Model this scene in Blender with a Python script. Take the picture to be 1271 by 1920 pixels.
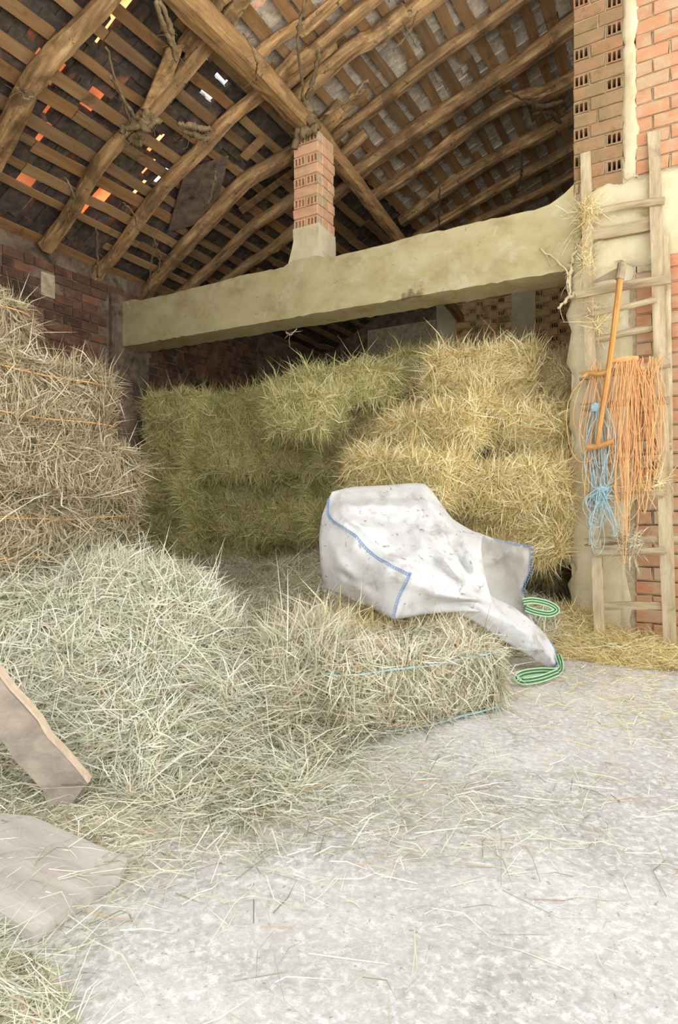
import bpy, math
import numpy as np
from mathutils import Vector, Matrix

for o in list(bpy.data.objects): bpy.data.objects.remove(o, do_unlink=True)
S = bpy.context.scene
COL = S.collection
rng = np.random.default_rng(11)

# ------------------------------------------------------------------ camera
F, HZ, CH = 1130.0, 950.0, 1.10            # focal length (px), horizon row, eye height
cam_d = bpy.data.cameras.new('camera'); cam = bpy.data.objects.new('camera', cam_d); COL.objects.link(cam)
cam_d.sensor_fit = 'VERTICAL'; cam_d.sensor_height = 36.0; cam_d.lens = F*36.0/1920.0
cam_d.shift_y = -(960.0-HZ)/1920.0; cam_d.clip_start = 0.05; cam_d.clip_end = 300
cam.location = (0, 0, CH); cam.rotation_euler = (math.radians(90), 0, math.radians(30))
S.camera = cam
# ------------------------------------------------------------------ light and exposure
W = bpy.data.worlds.new('sky'); S.world = W; W.use_nodes = True
bg = W.node_tree.nodes['Background']; bg.inputs[0].default_value = (0.95, 0.98, 1.0, 1); bg.inputs[1].default_value = 1.0
sun_d = bpy.data.lights.new('sun', 'SUN'); sun = bpy.data.objects.new('sun', sun_d); COL.objects.link(sun)
sun_d.energy = 10.0; sun_d.angle = math.radians(1.0); sun_d.color = (1.0, 0.97, 0.93)
SUN_FROM = Vector((-0.30, 0.38, 1.0))
sun.rotation_euler = SUN_FROM.to_track_quat('Z', 'Y').to_euler(); sun.location = (-6, 8, 14)
S.view_settings.view_transform = 'Standard'; S.view_settings.look = 'None'
S.view_settings.gamma = 1.0; S.view_settings.use_curve_mapping = False
S.view_settings.exposure = 1.3
try:
    S.cycles.max_bounces = 6; S.cycles.diffuse_bounces = 5; S.cycles.glossy_bounces = 2
    S.cycles.transmission_bounces = 4; S.cycles.transparent_max_bounces = 6
    S.cycles.sample_clamp_indirect = 8.0
except Exception: pass

# ------------------------------------------------------------------ helpers: placing
R3, H5 = math.sqrt(3)/2, 0.5
def P(u, v, D):                            # a point at that depth in front of the lens position
    X = (u-635.5)/F*D
    return np.array([R3*X-H5*D, H5*X+R3*D, CH+(HZ-v)/F*D])
def on_y(u, v, y): k = (u-635.5)/F; return P(u, v, y/(R3+H5*k))
def on_x(u, v, x): k = (u-635.5)/F; return P(u, v, x/(R3*k-H5))
def on_z(u, v, z): return P(u, v, (CH-z)*F/(v-HZ))
XW, XP, YB, YBK = -6.67, -3.67, 5.60, 10.8  # left wall, purlin, beam front, back wall
ZL, ML, MR = 4.12, 0.49, 0.37
def zr(x): return ZL+ML*(x-XW) if x < XP else ZL+ML*(XP-XW)+MR*(x-XP)
def on_roof(u, v):
    lo, hi = 1.0, 30.0
    for _ in range(50):
        D = (lo+hi)/2; p = P(u, v, D)
        if p[2] < zr(p[0]): lo = D
        else: hi = D
    return P(u, v, lo)

# ------------------------------------------------------------------ helpers: meshes
def lin(c): return tuple(((x/255.0)/12.92 if x/255.0 <= 0.04045 else ((x/255.0+0.055)/1.055)**2.4) for x in c)
def mesh(name, V, Fc, m=None, smooth=False):
    me = bpy.data.meshes.new(name)
    me.from_pydata([tuple(map(float, v)) for v in V], [], [tuple(map(int, f)) for f in Fc])
    if m: me.materials.append(m)
    if smooth: me.polygons.foreach_set('use_smooth', [True]*len(me.polygons))
    me.update(); return me
def ob(name, me, parent=None, loc=(0,0,0), rot=(0,0,0), sc=(1,1,1)):
    o = bpy.data.objects.new(name, me); COL.objects.link(o)
    o.location = tuple(map(float, loc)); o.rotation_euler = rot; o.scale = sc
    if parent is not None: o.parent = parent
    return o
def tag(o, label=None, cat=None, group=None, kind=None):
    if label: o['label'] = label
    if cat: o['category'] = cat
    if group: o['group'] = group
    if kind: o['kind'] = kind
    return o
def thing(name, label, cat, loc=(0,0,0), group=None, kind=None):
    return tag(ob(name, None, None, loc), label, cat, group, kind)
def join(parts):
    V, Fc, n = [], [], 0
    for v, f in parts:
        V.extend(list(v)); Fc.extend([tuple(i+n for i in q) for q in f]); n += len(v)
    return V, Fc
def spline(pts, n):
    pts = np.asarray(pts, float)
    if len(pts) == 2:
        t = np.linspace(0, 1, n)[:, None]; return pts[0]*(1-t)+pts[1]*t
    Q = np.vstack([2*pts[0]-pts[1], pts, 2*pts[-1]-pts[-2]]); m = len(pts)-1
    out = []
    for s in np.linspace(0, m, n):
        i = min(int(s), m-1); t = s-i; a, b, c, d = Q[i], Q[i+1], Q[i+2], Q[i+3]
        out.append(0.5*((2*b)+(-a+c)*t+(2*a-5*b+4*c-d)*t*t+(-a+3*b-3*c+d)*t**3))
    return np.array(out)
def tube(pts, r, n=8, rough=0.0, sq=2.0, flat=1.0, cap=True, seed=0):
    """a tube along pts; sq>2 makes it squared, flat<1 thins it vertically"""
    g = np.random.default_rng(seed+5); pts = np.asarray(pts, float); k = len(pts)
    r = np.broadcast_to(np.asarray(r, float), (k,))
    T = np.gradient(pts, axis=0); T /= np.linalg.norm(T, axis=1)[:, None]+1e-9
    V = []
    up = np.array([0, 0, 1.0]) if abs(T[0][2]) < 0.9 else np.array([0, 1.0, 0])
    for i in range(k):
        a = np.cross(T[i], up); a /= np.linalg.norm(a)+1e-9; b = np.cross(a, T[i])
        for j in range(n):
            th = 2*math.pi*(j+0.5)/n; c, s = math.cos(th), math.sin(th)
            q = (abs(c)**sq+abs(s)**sq)**(-1/sq)
            rr = r[i]*q*(1+rough*g.normal())
            V.append(pts[i]+a*c*rr+b*s*rr*flat)
    Fc = [(i*n+j, i*n+(j+1) % n, (i+1)*n+(j+1) % n, (i+1)*n+j) for i in range(k-1) for j in range(n)]
    if cap: Fc += [tuple(range(n))[::-1], tuple((k-1)*n+j for j in range(n))]
    return V, Fc
def box(c0, c1):
    (a, b, c), (d, e, f) = c0, c1
    V = [(a,b,c),(d,b,c),(d,e,c),(a,e,c),(a,b,f),(d,b,f),(d,e,f),(a,e,f)]
    return V, [(0,3,2,1),(4,5,6,7),(0,1,5,4),(1,2,6,5),(2,3,7,6),(3,0,4,7)]
def plank(p0, p1, w, t, up=(0,0,1), n=6, wob=0.004, seed=0):
    """a board from p0 to p1: w across, t thick along 'up'"""
    g = np.random.default_rng(seed); p0, p1 = np.asarray(p0, float), np.asarray(p1, float)
    d = (p1-p0)/np.linalg.norm(p1-p0); up = np.asarray(up, float); up = up-d*up.dot(d); up /= np.linalg.norm(up)
    s = np.cross(d, up); V = []
    for i in range(n):
        c = p0+(p1-p0)*i/(n-1)+s*g.normal()*wob+up*g.normal()*wob*0.4
        ww = w*(1+g.normal()*0.035)
        for a, b in ((-.5,-.5),(.5,-.5),(.5,.5),(-.5,.5)): V.append(c+s*a*ww+up*b*t)
    Fc = [(i*4+j, i*4+(j+1) % 4, i*4+4+(j+1) % 4, i*4+4+j) for i in range(n-1) for j in range(4)]
    return V, Fc+[(3,2,1,0), tuple(4*(n-1)+j for j in range(4))]
def grid_faces(r, c): return [(i*c+j, i*c+j+1, (i+1)*c+j+1, (i+1)*c+j) for i in range(r-1) for j in range(c-1)]
def fbm(x, y, z, seed=0, oct=4, f0=1.0):
    g = np.random.default_rng(seed); s = np.zeros_like(np.asarray(x, float)); a, f = 1.0, f0
    for _ in range(oct):
        for _ in range(3):
            k = g.normal(size=3); k /= np.linalg.norm(k)
            s = s+a/3*np.sin(f*2*math.pi*(k[0]*x+k[1]*y+k[2]*z)+g.uniform(0, 6.28))
        a *= 0.5; f *= 2.1
    return s

# ------------------------------------------------------------------ helpers: materials
def new_mat(name):
    m = bpy.data.materials.new(name); m.use_nodes = True; nt = m.node_tree; nt.nodes.clear()
    out = nt.nodes.new('ShaderNodeOutputMaterial'); return m, nt, out
def ramp(nt, stops, fac):
    r = nt.nodes.new('ShaderNodeValToRGB'); e = r.color_ramp.elements
    while len(e) < len(stops): e.new(0.5)
    for el, (p, c) in zip(e, stops): el.position = p; el.color = (*lin(c), 1)
    nt.links.new(fac, r.inputs[0]); return r.outputs[0]
def coords(nt, stretch=(1,1,1), world=False, rnd=True):
    if world: v = nt.nodes.new('ShaderNodeNewGeometry').outputs['Position']
    else: v = nt.nodes.new('ShaderNodeTexCoord').outputs['Object']
    if rnd:
        oi = nt.nodes.new('ShaderNodeObjectInfo'); mu = nt.nodes.new('ShaderNodeMath'); mu.operation = 'MULTIPLY'; mu.inputs[1].default_value = 53.0
        nt.links.new(oi.outputs['Random'], mu.inputs[0]); ad = nt.nodes.new('ShaderNodeVectorMath'); ad.operation = 'ADD'
        nt.links.new(v, ad.inputs[0]); nt.links.new(mu.outputs[0], ad.inputs[1]); v = ad.outputs[0]
    mp = nt.nodes.new('ShaderNodeMapping'); mp.inputs['Scale'].default_value = stretch; nt.links.new(v, mp.inputs[0]); return mp.outputs[0]
def noise(nt, vec, scale, detail=4, rough=0.6, dist=0.0):
    n = nt.nodes.new('ShaderNodeTexNoise'); n.inputs['Scale'].default_value = scale; n.inputs['Detail'].default_value = detail
    n.inputs['Roughness'].default_value = rough; n.inputs['Distortion'].default_value = dist; nt.links.new(vec, n.inputs['Vector']); return n.outputs[0]
def mix(nt, a, b, fac, mode='MIX'):
    m = nt.nodes.new('ShaderNodeMix'); m.data_type = 'RGBA'; m.blend_type = mode
    for s, x in ((0, fac), (6, a), (7, b)):
        if isinstance(x, (int, float)): m.inputs[s].default_value = x
        elif isinstance(x, tuple): m.inputs[s].default_value = (*x, 1)
        else: nt.links.new(x, m.inputs[s])
    return m.outputs[2]
def stepv(nt, val, lo, hi):
    m = nt.nodes.new('ShaderNodeMapRange'); m.inputs[1].default_value = lo; m.inputs[2].default_value = hi; nt.links.new(val, m.inputs[0]); return m.outputs[0]
def surf(name, stops, scale=6, detail=5, stretch=(1,1,1), rough=0.85, bump=0.4, bscale=40, over=(), world=False, rnd=0.0, dist=0.0, dim=1.0, rndstops=None):
    """a matte surface: noise through a colour ramp, stains 'over' it [(rgb, scale, lo, hi, amount)], fine relief"""
    if dim != 1.0:                         # overall reflectance of the stuff
        k = dim**(1/2.2); sc = lambda c: tuple(x*k for x in c)
        stops = [(p, sc(c)) for p, c in stops]; over = [(sc(c), *r) for c, *r in over]; rndstops = [(p, sc(c)) for p, c in rndstops] if rndstops else None
    m, nt, out = new_mat(name); vec = coords(nt, stretch, world)
    col = ramp(nt, stops, stepv(nt, noise(nt, vec, scale, detail, 0.62, dist), 0.28, 0.72))
    if rndstops:
        oi = nt.nodes.new('ShaderNodeObjectInfo'); col = mix(nt, col, ramp(nt, rndstops, oi.outputs['Random']), 0.6)
    if rnd:
        oi = nt.nodes.new('ShaderNodeObjectInfo'); v = stepv(nt, oi.outputs['Random'], 0, 1)
        nd = v.node; nd.inputs[3].default_value = 1-rnd; nd.inputs[4].default_value = 1+rnd
        cc = nt.nodes.new('ShaderNodeCombineColor')
        for i in range(3): nt.links.new(v, cc.inputs[i])
        col = mix(nt, col, cc.outputs[0], 1.0, 'MULTIPLY')
    vec2 = coords(nt, (1,1,1), world)
    for k, (c, s, lo, hi, am) in enumerate(over):
        f = stepv(nt, noise(nt, vec2, s, 6, 0.65, 0.4), lo, hi)
        mu = nt.nodes.new('ShaderNodeMath'); mu.operation = 'MULTIPLY'; mu.inputs[1].default_value = am; nt.links.new(f, mu.inputs[0])
        col = mix(nt, col, lin(c), mu.outputs[0])
    b = nt.nodes.new('ShaderNodeBsdfPrincipled'); nt.links.new(col, b.inputs['Base Color']); b.inputs['Roughness'].default_value = rough
    b.inputs['Specular IOR Level'].default_value = 0.2
    if bump:
        bp = nt.nodes.new('ShaderNodeBump'); bp.inputs['Strength'].default_value = bump; bp.inputs['Distance'].default_value = 0.01
        nt.links.new(noise(nt, vec, bscale, 6, 0.7), bp.inputs['Height']); nt.links.new(bp.outputs[0], b.inputs['Normal'])
    nt.links.new(b.outputs[0], out.inputs[0]); return m
def hay_mat(name, stops):
    m, nt, out = new_mat(name)
    at = nt.nodes.new('ShaderNodeAttribute'); at.attribute_name = 'tint'
    c = ramp(nt, stops, at.outputs['Fac'])
    d = nt.nodes.new('ShaderNodeBsdfDiffuse'); t = nt.nodes.new('ShaderNodeBsdfTranslucent'); mx = nt.nodes.new('ShaderNodeMixShader'); mx.inputs[0].default_value = 0.18
    nt.links.new(c, d.inputs[0]); nt.links.new(c, t.inputs[0]); nt.links.new(d.outputs[0], mx.inputs[1]); nt.links.new(t.outputs[0], mx.inputs[2])
    nt.links.new(mx.outputs[0], out.inputs[0]); return m
def plain(name, c, rough=0.6, metal=0.0):
    m, nt, out = new_mat(name); b = nt.nodes.new('ShaderNodeBsdfPrincipled'); b.inputs['Roughness'].default_value = rough; b.inputs['Metallic'].default_value = metal
    vec = coords(nt); col = mix(nt, lin(c), lin(tuple(x*0.78 for x in c)), noise(nt, vec, 30, 3)); nt.links.new(col, b.inputs['Base Color'])
    nt.links.new(b.outputs[0], out.inputs[0]); return m

M_floor = surf('floor_concrete', [(0, (160,157,152)), (0.4, (178,175,170)), (0.65, (194,191,186)), (1, (216,213,208))], 42, 9, (1,1,1), 0.9, 0.6, 90,
    over=[((228,226,222), 34, 0.52, 0.61, 0.7), ((236,234,229), 1.3, 0.44, 0.66, 0.5), ((128,125,126), 44, 0.62, 0.68, 0.7), ((104,102,104), 80, 0.66, 0.71, 0.75), ((184,172,168), 1.6, 0.50, 0.75, 0.4)], world=True, dist=0.5)
M_mortar = surf('lime_mortar', [(0, (150,135,108)), (1, (206,192,160))], 14, 5, bump=0.7, bscale=60, over=[((120,100,78), 3, 0.55, 0.7, 0.5)], world=True)
M_mortar_dark = surf('dark_mortar', [(0, (78,66,56)), (1, (128,110,92))], 9, 5, bump=0.8, bscale=50, over=[((140,126,106), 1.6, 0.52, 0.62, 0.7), ((42,36,32), 4, 0.55, 0.66, 0.7)], world=True)  # mortar tone darkened; on the left wall it stands for shade
BR = [(0, (226,156,112)), (0.4, (236,178,134)), (0.75, (224,150,106)), (1, (234,190,150))]
M_brick = surf('terracotta_brick', [(0, (214,144,100)), (0.5, (230,168,124)), (1, (238,196,156))], 9, 5, (1,1,5), 0.9, 0.5, 50, over=[((222,204,170), 5, 0.46, 0.60, 0.7)], rndstops=BR, dim=0.66)
M_brick_dusty = surf('dusty_hollow_brick', [(0, (176,124,86)), (0.5, (206,158,116)), (1, (222,186,146))], 8, 5, (1,1,4), 0.95, 0.6, 45, over=[((176,150,108), 5, 0.42, 0.58, 0.8), ((146,120,82), 11, 0.55, 0.66, 0.6)], rndstops=[(0,(206,146,104)),(1,(198,164,122))], dim=0.58)
M_brick_dark = surf('shade_toned_brick', [(0, (92,66,52)), (0.5, (122,88,68)), (1, (146,108,84))], 7, 6, (1,1,3), 0.95, 0.8, 40, over=[((60,52,46), 1.5, 0.44, 0.6, 0.8), ((128,112,94), 4, 0.55, 0.66, 0.6)], rndstops=[(0,(126,84,62)),(0.5,(92,70,58)),(1,(138,98,76))])  # dimness of the left wall put into the brick colour
M_brick_post = surf('pinkish_post_brick', [(0, (190,142,112)), (0.5, (216,172,138)), (1, (228,196,164))], 8, 5, (1,1,4), 0.95, 0.6, 45, over=[((176,150,112), 5, 0.46, 0.60, 0.6)], rndstops=[(0,(218,160,126)),(1,(206,172,136))])
M_hole_shade = plain('brick_hole_shade', (26,20,18), 1.0)  # near-black tone paints the shade at the back of the holes
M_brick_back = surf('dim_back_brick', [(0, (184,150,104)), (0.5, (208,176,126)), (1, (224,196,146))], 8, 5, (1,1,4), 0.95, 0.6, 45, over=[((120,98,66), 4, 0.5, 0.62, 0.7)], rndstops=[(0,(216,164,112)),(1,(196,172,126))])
M_plaster = surf('cream_plaster', [(0, (206,190,148)), (0.5, (226,213,176)), (1, (238,228,198))], 4, 6, bump=0.6, bscale=40, over=[((160,132,90), 3.2, 0.60, 0.72, 0.6), ((120,100,72), 22, 0.66, 0.72, 0.5)], world=True, dim=0.78)
M_beam = surf('beam_concrete', [(0, (190,173,126)), (0.45, (217,203,152)), (1, (236,224,178))], 3.0, 8, (0.8,1,1.3), 0.9, 0.6, 30, over=[((112,88,64), 1.9, 0.63, 0.69, 0.7), ((170,150,116), 0.7, 0.50, 0.72, 0.5), ((96,78,60), 17, 0.66, 0.70, 0.6), ((236,226,198), 6, 0.55, 0.65, 0.5)], world=True, dim=0.62)
M_rafter = surf('rough_pole_wood', [(0, (94,72,48)), (0.35, (146,114,78)), (0.7, (182,148,104)), (1, (210,178,132))], 7, 8, (0.3,2.6,2.6), 0.85, 0.9, 18, over=[((84,66,46), 2.4, 0.50, 0.62, 0.7), ((58,42,30), 16, 0.62, 0.67, 0.8), ((112,92,66), 0.9, 0.48, 0.66, 0.6)], rnd=0.15)
M_purlin = surf('hewn_purlin_wood', [(0, (104,76,48)), (0.4, (150,116,76)), (1, (190,154,106))], 7, 8, (4,0.3,4), 0.85, 0.9, 18, over=[((92,70,48), 2.2, 0.52, 0.64, 0.6), ((64,46,32), 16, 0.63, 0.68, 0.8)])
M_clay = surf('clean_clay_tile', [(0, (236,184,144)), (1, (248,212,174))], 10, 4, bump=0.3)
M_lath = surf('roof_lath_wood', [(0, (108,84,56)), (0.5, (158,126,88)), (1, (196,164,122))], 4, 5, (4,0.3,4), 0.85, 0.5, 25, over=[((84,62,42), 3, 0.58, 0.7, 0.6)], rndstops=[(0,(134,92,52)),(0.35,(176,142,98)),(0.6,(112,86,60)),(0.8,(158,114,68)),(1,(130,106,80))], dim=0.85)
M_tile_grey = surf('grey_mortared_tile', [(0, (160,148,130)), (1, (222,210,192))], 22, 6, bump=0.9, bscale=70, rnd=0.18)
M_tile_red = surf('sooty_clay_tile', [(0, (58,52,48)), (0.6, (88,78,70)), (1, (120,94,76))], 10, 6, bump=0.7, bscale=50, over=[((170,106,72), 3, 0.62, 0.70, 0.6)], rnd=0.25)
M_ladder = surf('weathered_ladder_wood', [(0, (158,138,106)), (0.5, (196,177,143)), (1, (220,204,174))], 5, 6, (4,4,0.4), 0.9, 0.5, 26, over=[((128,108,78), 4, 0.58, 0.7, 0.6)], rnd=0.08, dim=0.85)
M_rung = surf('weathered_rung_wood', [(0, (140,122,94)), (0.5, (184,166,134)), (1, (212,196,164))], 5, 6, (0.5,4,4), 0.9, 0.5, 26, over=[((118,98,72), 4, 0.58, 0.7, 0.6)], rnd=0.1, dim=0.85)
M_snath = surf('scythe_handle_wood', [(0, (158,108,54)), (1, (204,154,88))], 6, 5, (3,3,0.5), 0.6, 0.2, 30)
M_steel = surf('rusty_steel', [(0, (124,110,90)), (1, (176,160,132))], 9, 5, rough=0.8, bump=0.2)
M_board = surf('grey_weathered_board', [(0, (158,152,144)), (0.6, (184,178,169)), (1, (204,198,189))], 3, 6, (0.6,4,1), 0.85, 0.3, 25, over=[((172,150,138), 3.2, 0.54, 0.70, 0.6), ((126,112,106), 8, 0.66, 0.72, 0.6)])
M_plank = surf('brown_plank', [(0, (128,116,104)), (1, (172,158,142))], 5, 5, (0.5,3,3), 0.85, 0.4, 30)
M_edge_lit = surf('lit_wood_edge', [(0, (196,172,146)), (1, (226,206,182))], 6, 5, (0.5,3,3), 0.85, 0.3, 30)  # plank's top edge paler, the light on it put into the colour
M_bag = surf('white_woven_plastic', [(0, (200,199,197)), (1, (222,221,219))], 5, 4, rough=0.5, bump=0.12, bscale=160, over=[((158,146,130), 6, 0.54, 0.68, 0.6), ((206,196,180), 2.2, 0.50, 0.72, 0.5), ((92,82,68), 15, 0.62, 0.68, 0.65)], dim=0.88)
M_bagin_shade = surf('bag_inner_shaded', [(0, (186,180,170)), (1, (208,203,194))], 4, 4, rough=0.6, bump=0.12, bscale=160, over=[((160,148,130), 6, 0.54, 0.68, 0.5)], dim=0.85)  # bag cloth toned greyer beige so its inside reads as shaded
M_blue = plain('blue_thread', (128,160,208), 0.7)
M_green = plain('green_webbing', (176,222,166), 0.6)
M_dkgreen = plain('dark_green_stripe', (58,96,60), 0.6)
M_orange = plain('orange_twine', (252,190,122), 0.6)
M_ltblue = plain('blue_twine', (178,214,224), 0.6)
M_web = surf('dusty_cobweb', [(0, (96,80,58)), (1, (146,126,94))], 12, 4, rough=1.0, bump=0.0)
M_webpale = surf('pale_cobweb', [(0, (196,180,144)), (1, (224,212,180))], 12, 4, rough=1.0, bump=0.0)
def core(name, a, b): return surf(name, [(0, a), (1, b)], 26, 6, (1,1,1), 1.0, 1.0, 60, dist=1.5)
def _w(c, k): return tuple(min(255, int(x*k)) for x in c)
HAY = {
 'pale':  (hay_mat('pale_hay', [(0,(130,124,96)),(0.2,(194,190,160)),(0.55,(220,215,188)),(0.86,(248,244,226)),(1,(192,152,114))]), core('pale_hay_core', (168,160,124), (228,220,186))),
 'mint':  (hay_mat('grey_green_hay', [(0,(124,126,102)),(0.2,(194,196,168)),(0.55,(222,221,198)),(0.85,(248,246,232)),(1,(192,154,120))]), core('grey_green_core', (164,164,132), (226,224,192))),
 'gold':  (hay_mat('golden_hay', [(0,(160,142,82)),(0.2,(226,208,144)),(0.6,(246,232,178)),(0.87,(253,247,216)),(1,(200,150,94))]), core('golden_core', (176,158,98), (236,220,160))),
 'green': (hay_mat('yellow_green_hay', [(0,(146,146,84)),(0.2,(206,202,132)),(0.6,(232,224,162)),(0.85,(250,244,206)),(1,(184,136,84))]), core('yellow_green_core', (164,158,92), (226,216,148))),
 'brown': (hay_mat('tan_hay', [(0,(108,96,72)),(0.25,(168,154,122)),(0.65,(198,184,150)),(0.9,(236,226,198)),(1,(164,120,84))]), core('tan_core', (128,108,78), (200,178,138))),
}

# ------------------------------------------------------------------ helpers: hay
def blade_mesh(name, p, d, nrm, L, w, m, seed=0):
    """many bent stalks as one mesh; p start points, d directions, nrm side the bend leans to"""
    g = np.random.default_rng(seed); n = len(p)
    d = d/(np.linalg.norm(d, axis=1)[:, None]+1e-9)
    s = np.cross(d, nrm+g.normal(size=(n, 3))*0.7); s /= np.linalg.norm(s, axis=1)[:, None]+1e-9
    s = s*(w[:, None]/2); L = L[:, None]
    bend = (g.normal(size=(n, 3))*0.16-nrm*0.10)*L
    p1 = p+d*L*0.5+bend*0.6; p2 = p+d*L+bend*0.2*g.normal(size=(n, 1))
    V = np.stack([p-s, p+s, p1+s, p1-s, p2], axis=1).reshape(-1, 3)
    b = np.arange(n)*5
    loops = np.stack([b, b+1, b+2, b+3, b+3, b+2, b+4], axis=1).reshape(-1)
    starts = np.stack([np.arange(n)*7, np.arange(n)*7+4], axis=1).reshape(-1)
    me = bpy.data.meshes.new(name); me.vertices.add(n*5); me.loops.add(n*7); me.polygons.add(n*2)
    me.vertices.foreach_set('co', V.astype(np.float32).reshape(-1)); me.loops.foreach_set('vertex_index', loops.astype(np.int32))
    me.polygons.foreach_set('loop_start', starts.astype(np.int32))
    me.materials.append(m); me.update(calc_edges=True)
    a = me.attributes.new('tint', 'FLOAT', 'POINT'); a.data.foreach_set('value', np.repeat(g.random(n), 5).astype(np.float32))
    return me
def super_box(c, half, n=7.0):
    q = (np.abs(c)**n).sum(axis=1)**(-1/n); return c*q[:, None]*half
def cube_pts(n, half, g):
    A = np.array([half[1]*half[2], half[0]*half[2], half[0]*half[1]]); A = np.repeat(A, 2); A = A/A.sum()
    f = g.choice(6, n, p=A); c = g.uniform(-1, 1, (n, 3)); ax = f//2; c[np.arange(n), ax] = np.where(f % 2, 1, -1); return c, ax
def lump(p, seed): return 0.022*fbm(p[:, 0], p[:, 1], p[:, 2], seed, 3, 1.7)
BALES = {}
def bale_meshes(kind, var, nb=13000, dims=(1.0, 0.48, 0.38)):
    key = (kind, var)
    if key in BALES: return BALES[key]
    g = np.random.default_rng(hash((len(kind), var, kind[0] == 'g')) % 1000+var*17); half = np.array(dims)/2; ms, mc = HAY[kind]
    # body: a rounded, lumpy block
    V, Fc = [], []; idx = {}
    nx, ny, nz = 16, 8, 7
    def vid(a, b, c):
        k = (a, b, c)
        if k not in idx: idx[k] = len(V); V.append((2*a/nx-1, 2*b/ny-1, 2*c/nz-1))
        return idx[k]
    for a in range(nx):
        for b in range(ny):
            Fc.append((vid(a,b,0), vid(a,b+1,0), vid(a+1,b+1,0), vid(a+1,b,0))); Fc.append((vid(a,b,nz), vid(a+1,b,nz), vid(a+1,b+1,nz), vid(a,b+1,nz)))
        for c in range(nz):
            Fc.append((vid(a,0,c), vid(a+1,0,c), vid(a+1,0,c+1), vid(a,0,c+1))); Fc.append((vid(a,ny,c), vid(a,ny,c+1), vid(a+1,ny,c+1), vid(a+1,ny,c)))
    for b in range(ny):
        for c in range(nz):
            Fc.append((vid(0,b,c), vid(0,b,c+1), vid(0,b+1,c+1), vid(0,b+1,c))); Fc.append((vid(nx,b,c), vid(nx,b+1,c), vid(nx,b+1,c+1), vid(nx,b,c+1)))
    c = np.array(V); p = super_box(c, half-0.038, 9); p = p*(1+lump(p, var)[:, None]*1.6)
    body = mesh('hay_bale', p, Fc, mc, True)
    # stalks over the whole skin
    c, ax = cube_pts(nb, half, g); p = super_box(c, half-0.012, 9); p = p*(1+lump(p, var)[:, None]*1.6)
    nr = np.sign(c)*np.abs(c)**5; nr /= np.linalg.norm(nr, axis=1)[:, None]
    t = g.normal(size=(nb, 3)); side = (ax == 1) & (g.random(nb) < 0.5); t[side] = t[side]*np.array([0.35, 0.5, 1.2])
    clump = np.stack([fbm(p[:,0], p[:,1], p[:,2], var+30+i, 2, 2.6) for i in range(3)], 1); t = t+clump*1.6
    t -= nr*(t*nr).sum(1)[:, None]; t /= np.linalg.norm(t, axis=1)[:, None]+1e-9
    out = np.abs(g.normal(size=nb))*0.17; far = g.random(nb) < 0.025; out[far] += g.uniform(0.3, 1.0, far.sum())
    d = t+nr*out[:, None]; L = g.gamma(3.0, 0.032, nb)+0.04; w = g.uniform(0.0026, 0.0062, nb)
    if kind in ('gold', 'green'): L = L*1.25; w = g.uniform(0.004, 0.009, nb); out[g.random(nb) < 0.05] += 0.5; d = t+nr*out[:, None]
    st = blade_mesh('hay_stalks', p+nr*(0.008-0.034*g.random(nb)**1.6)[:, None], d, nr, L, w, ms, var)
    BALES[key] = (body, st); return BALES[key]
def twine_mesh(m, dims=(1.0, 0.48, 0.38), off=0.12, n=44):
    key = ('twine', m.name, off)
    if key in BALES: return BALES[key]
    pts = []
    half = np.array(dims)/2
    th = np.linspace(0, 2*math.pi, n+40)
    n = n+40
    c = np.stack([np.cos(th), np.sin(th), np.zeros(n)], 1); q = (np.abs(c)**9).sum(1)**(-1/9)
    p = c*q[:, None]*np.array([half[0]+0.003, half[1]+0.001, 0])*(1+0.010*np.sin(11*th)+0.008*np.sin(23*th+1))[:, None]; p[:, 2] = off+0.006*np.sin(5*th)
    BALES[key] = mesh('twine', *tube(p, 0.0042, 5, cap=False), m); return BALES[key]
nb_var = [0]
def bale(loc, rz, kind, label, group=None, rx=0, ry=0, sc=(1,1,1), twine=None, var=None):
    nb_var[0] += 1; v = var if var is not None else nb_var[0] % 2
    body, st = bale_meshes(kind, v)
    o = ob('hay_bale', body, None, loc, (math.radians(rx), math.radians(ry), math.radians(rz)), sc)
    tag(o, label, 'hay bale', group)
    tag(ob('hay_stalks', st, o), kind='stuff')
    if twine:
        for s in ((-0.165, 0.13) if kind == 'pale' else (-0.11, 0.10)): tag(ob('twine', twine_mesh(twine, off=s), o), twine.name.replace('_', ' '))
    return o

# =================================================================== SETTING
# floor, running out of the open front as the yard
g = 40; tag(ob('floor', mesh('floor', [(-g,-g,0),(g,-g,0),(g,g,0),(-g,g,0)], [(0,1,2,3)], M_floor)), 'pale worn concrete floor with bleached patches and embedded pebbles', kind='structure')

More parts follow.
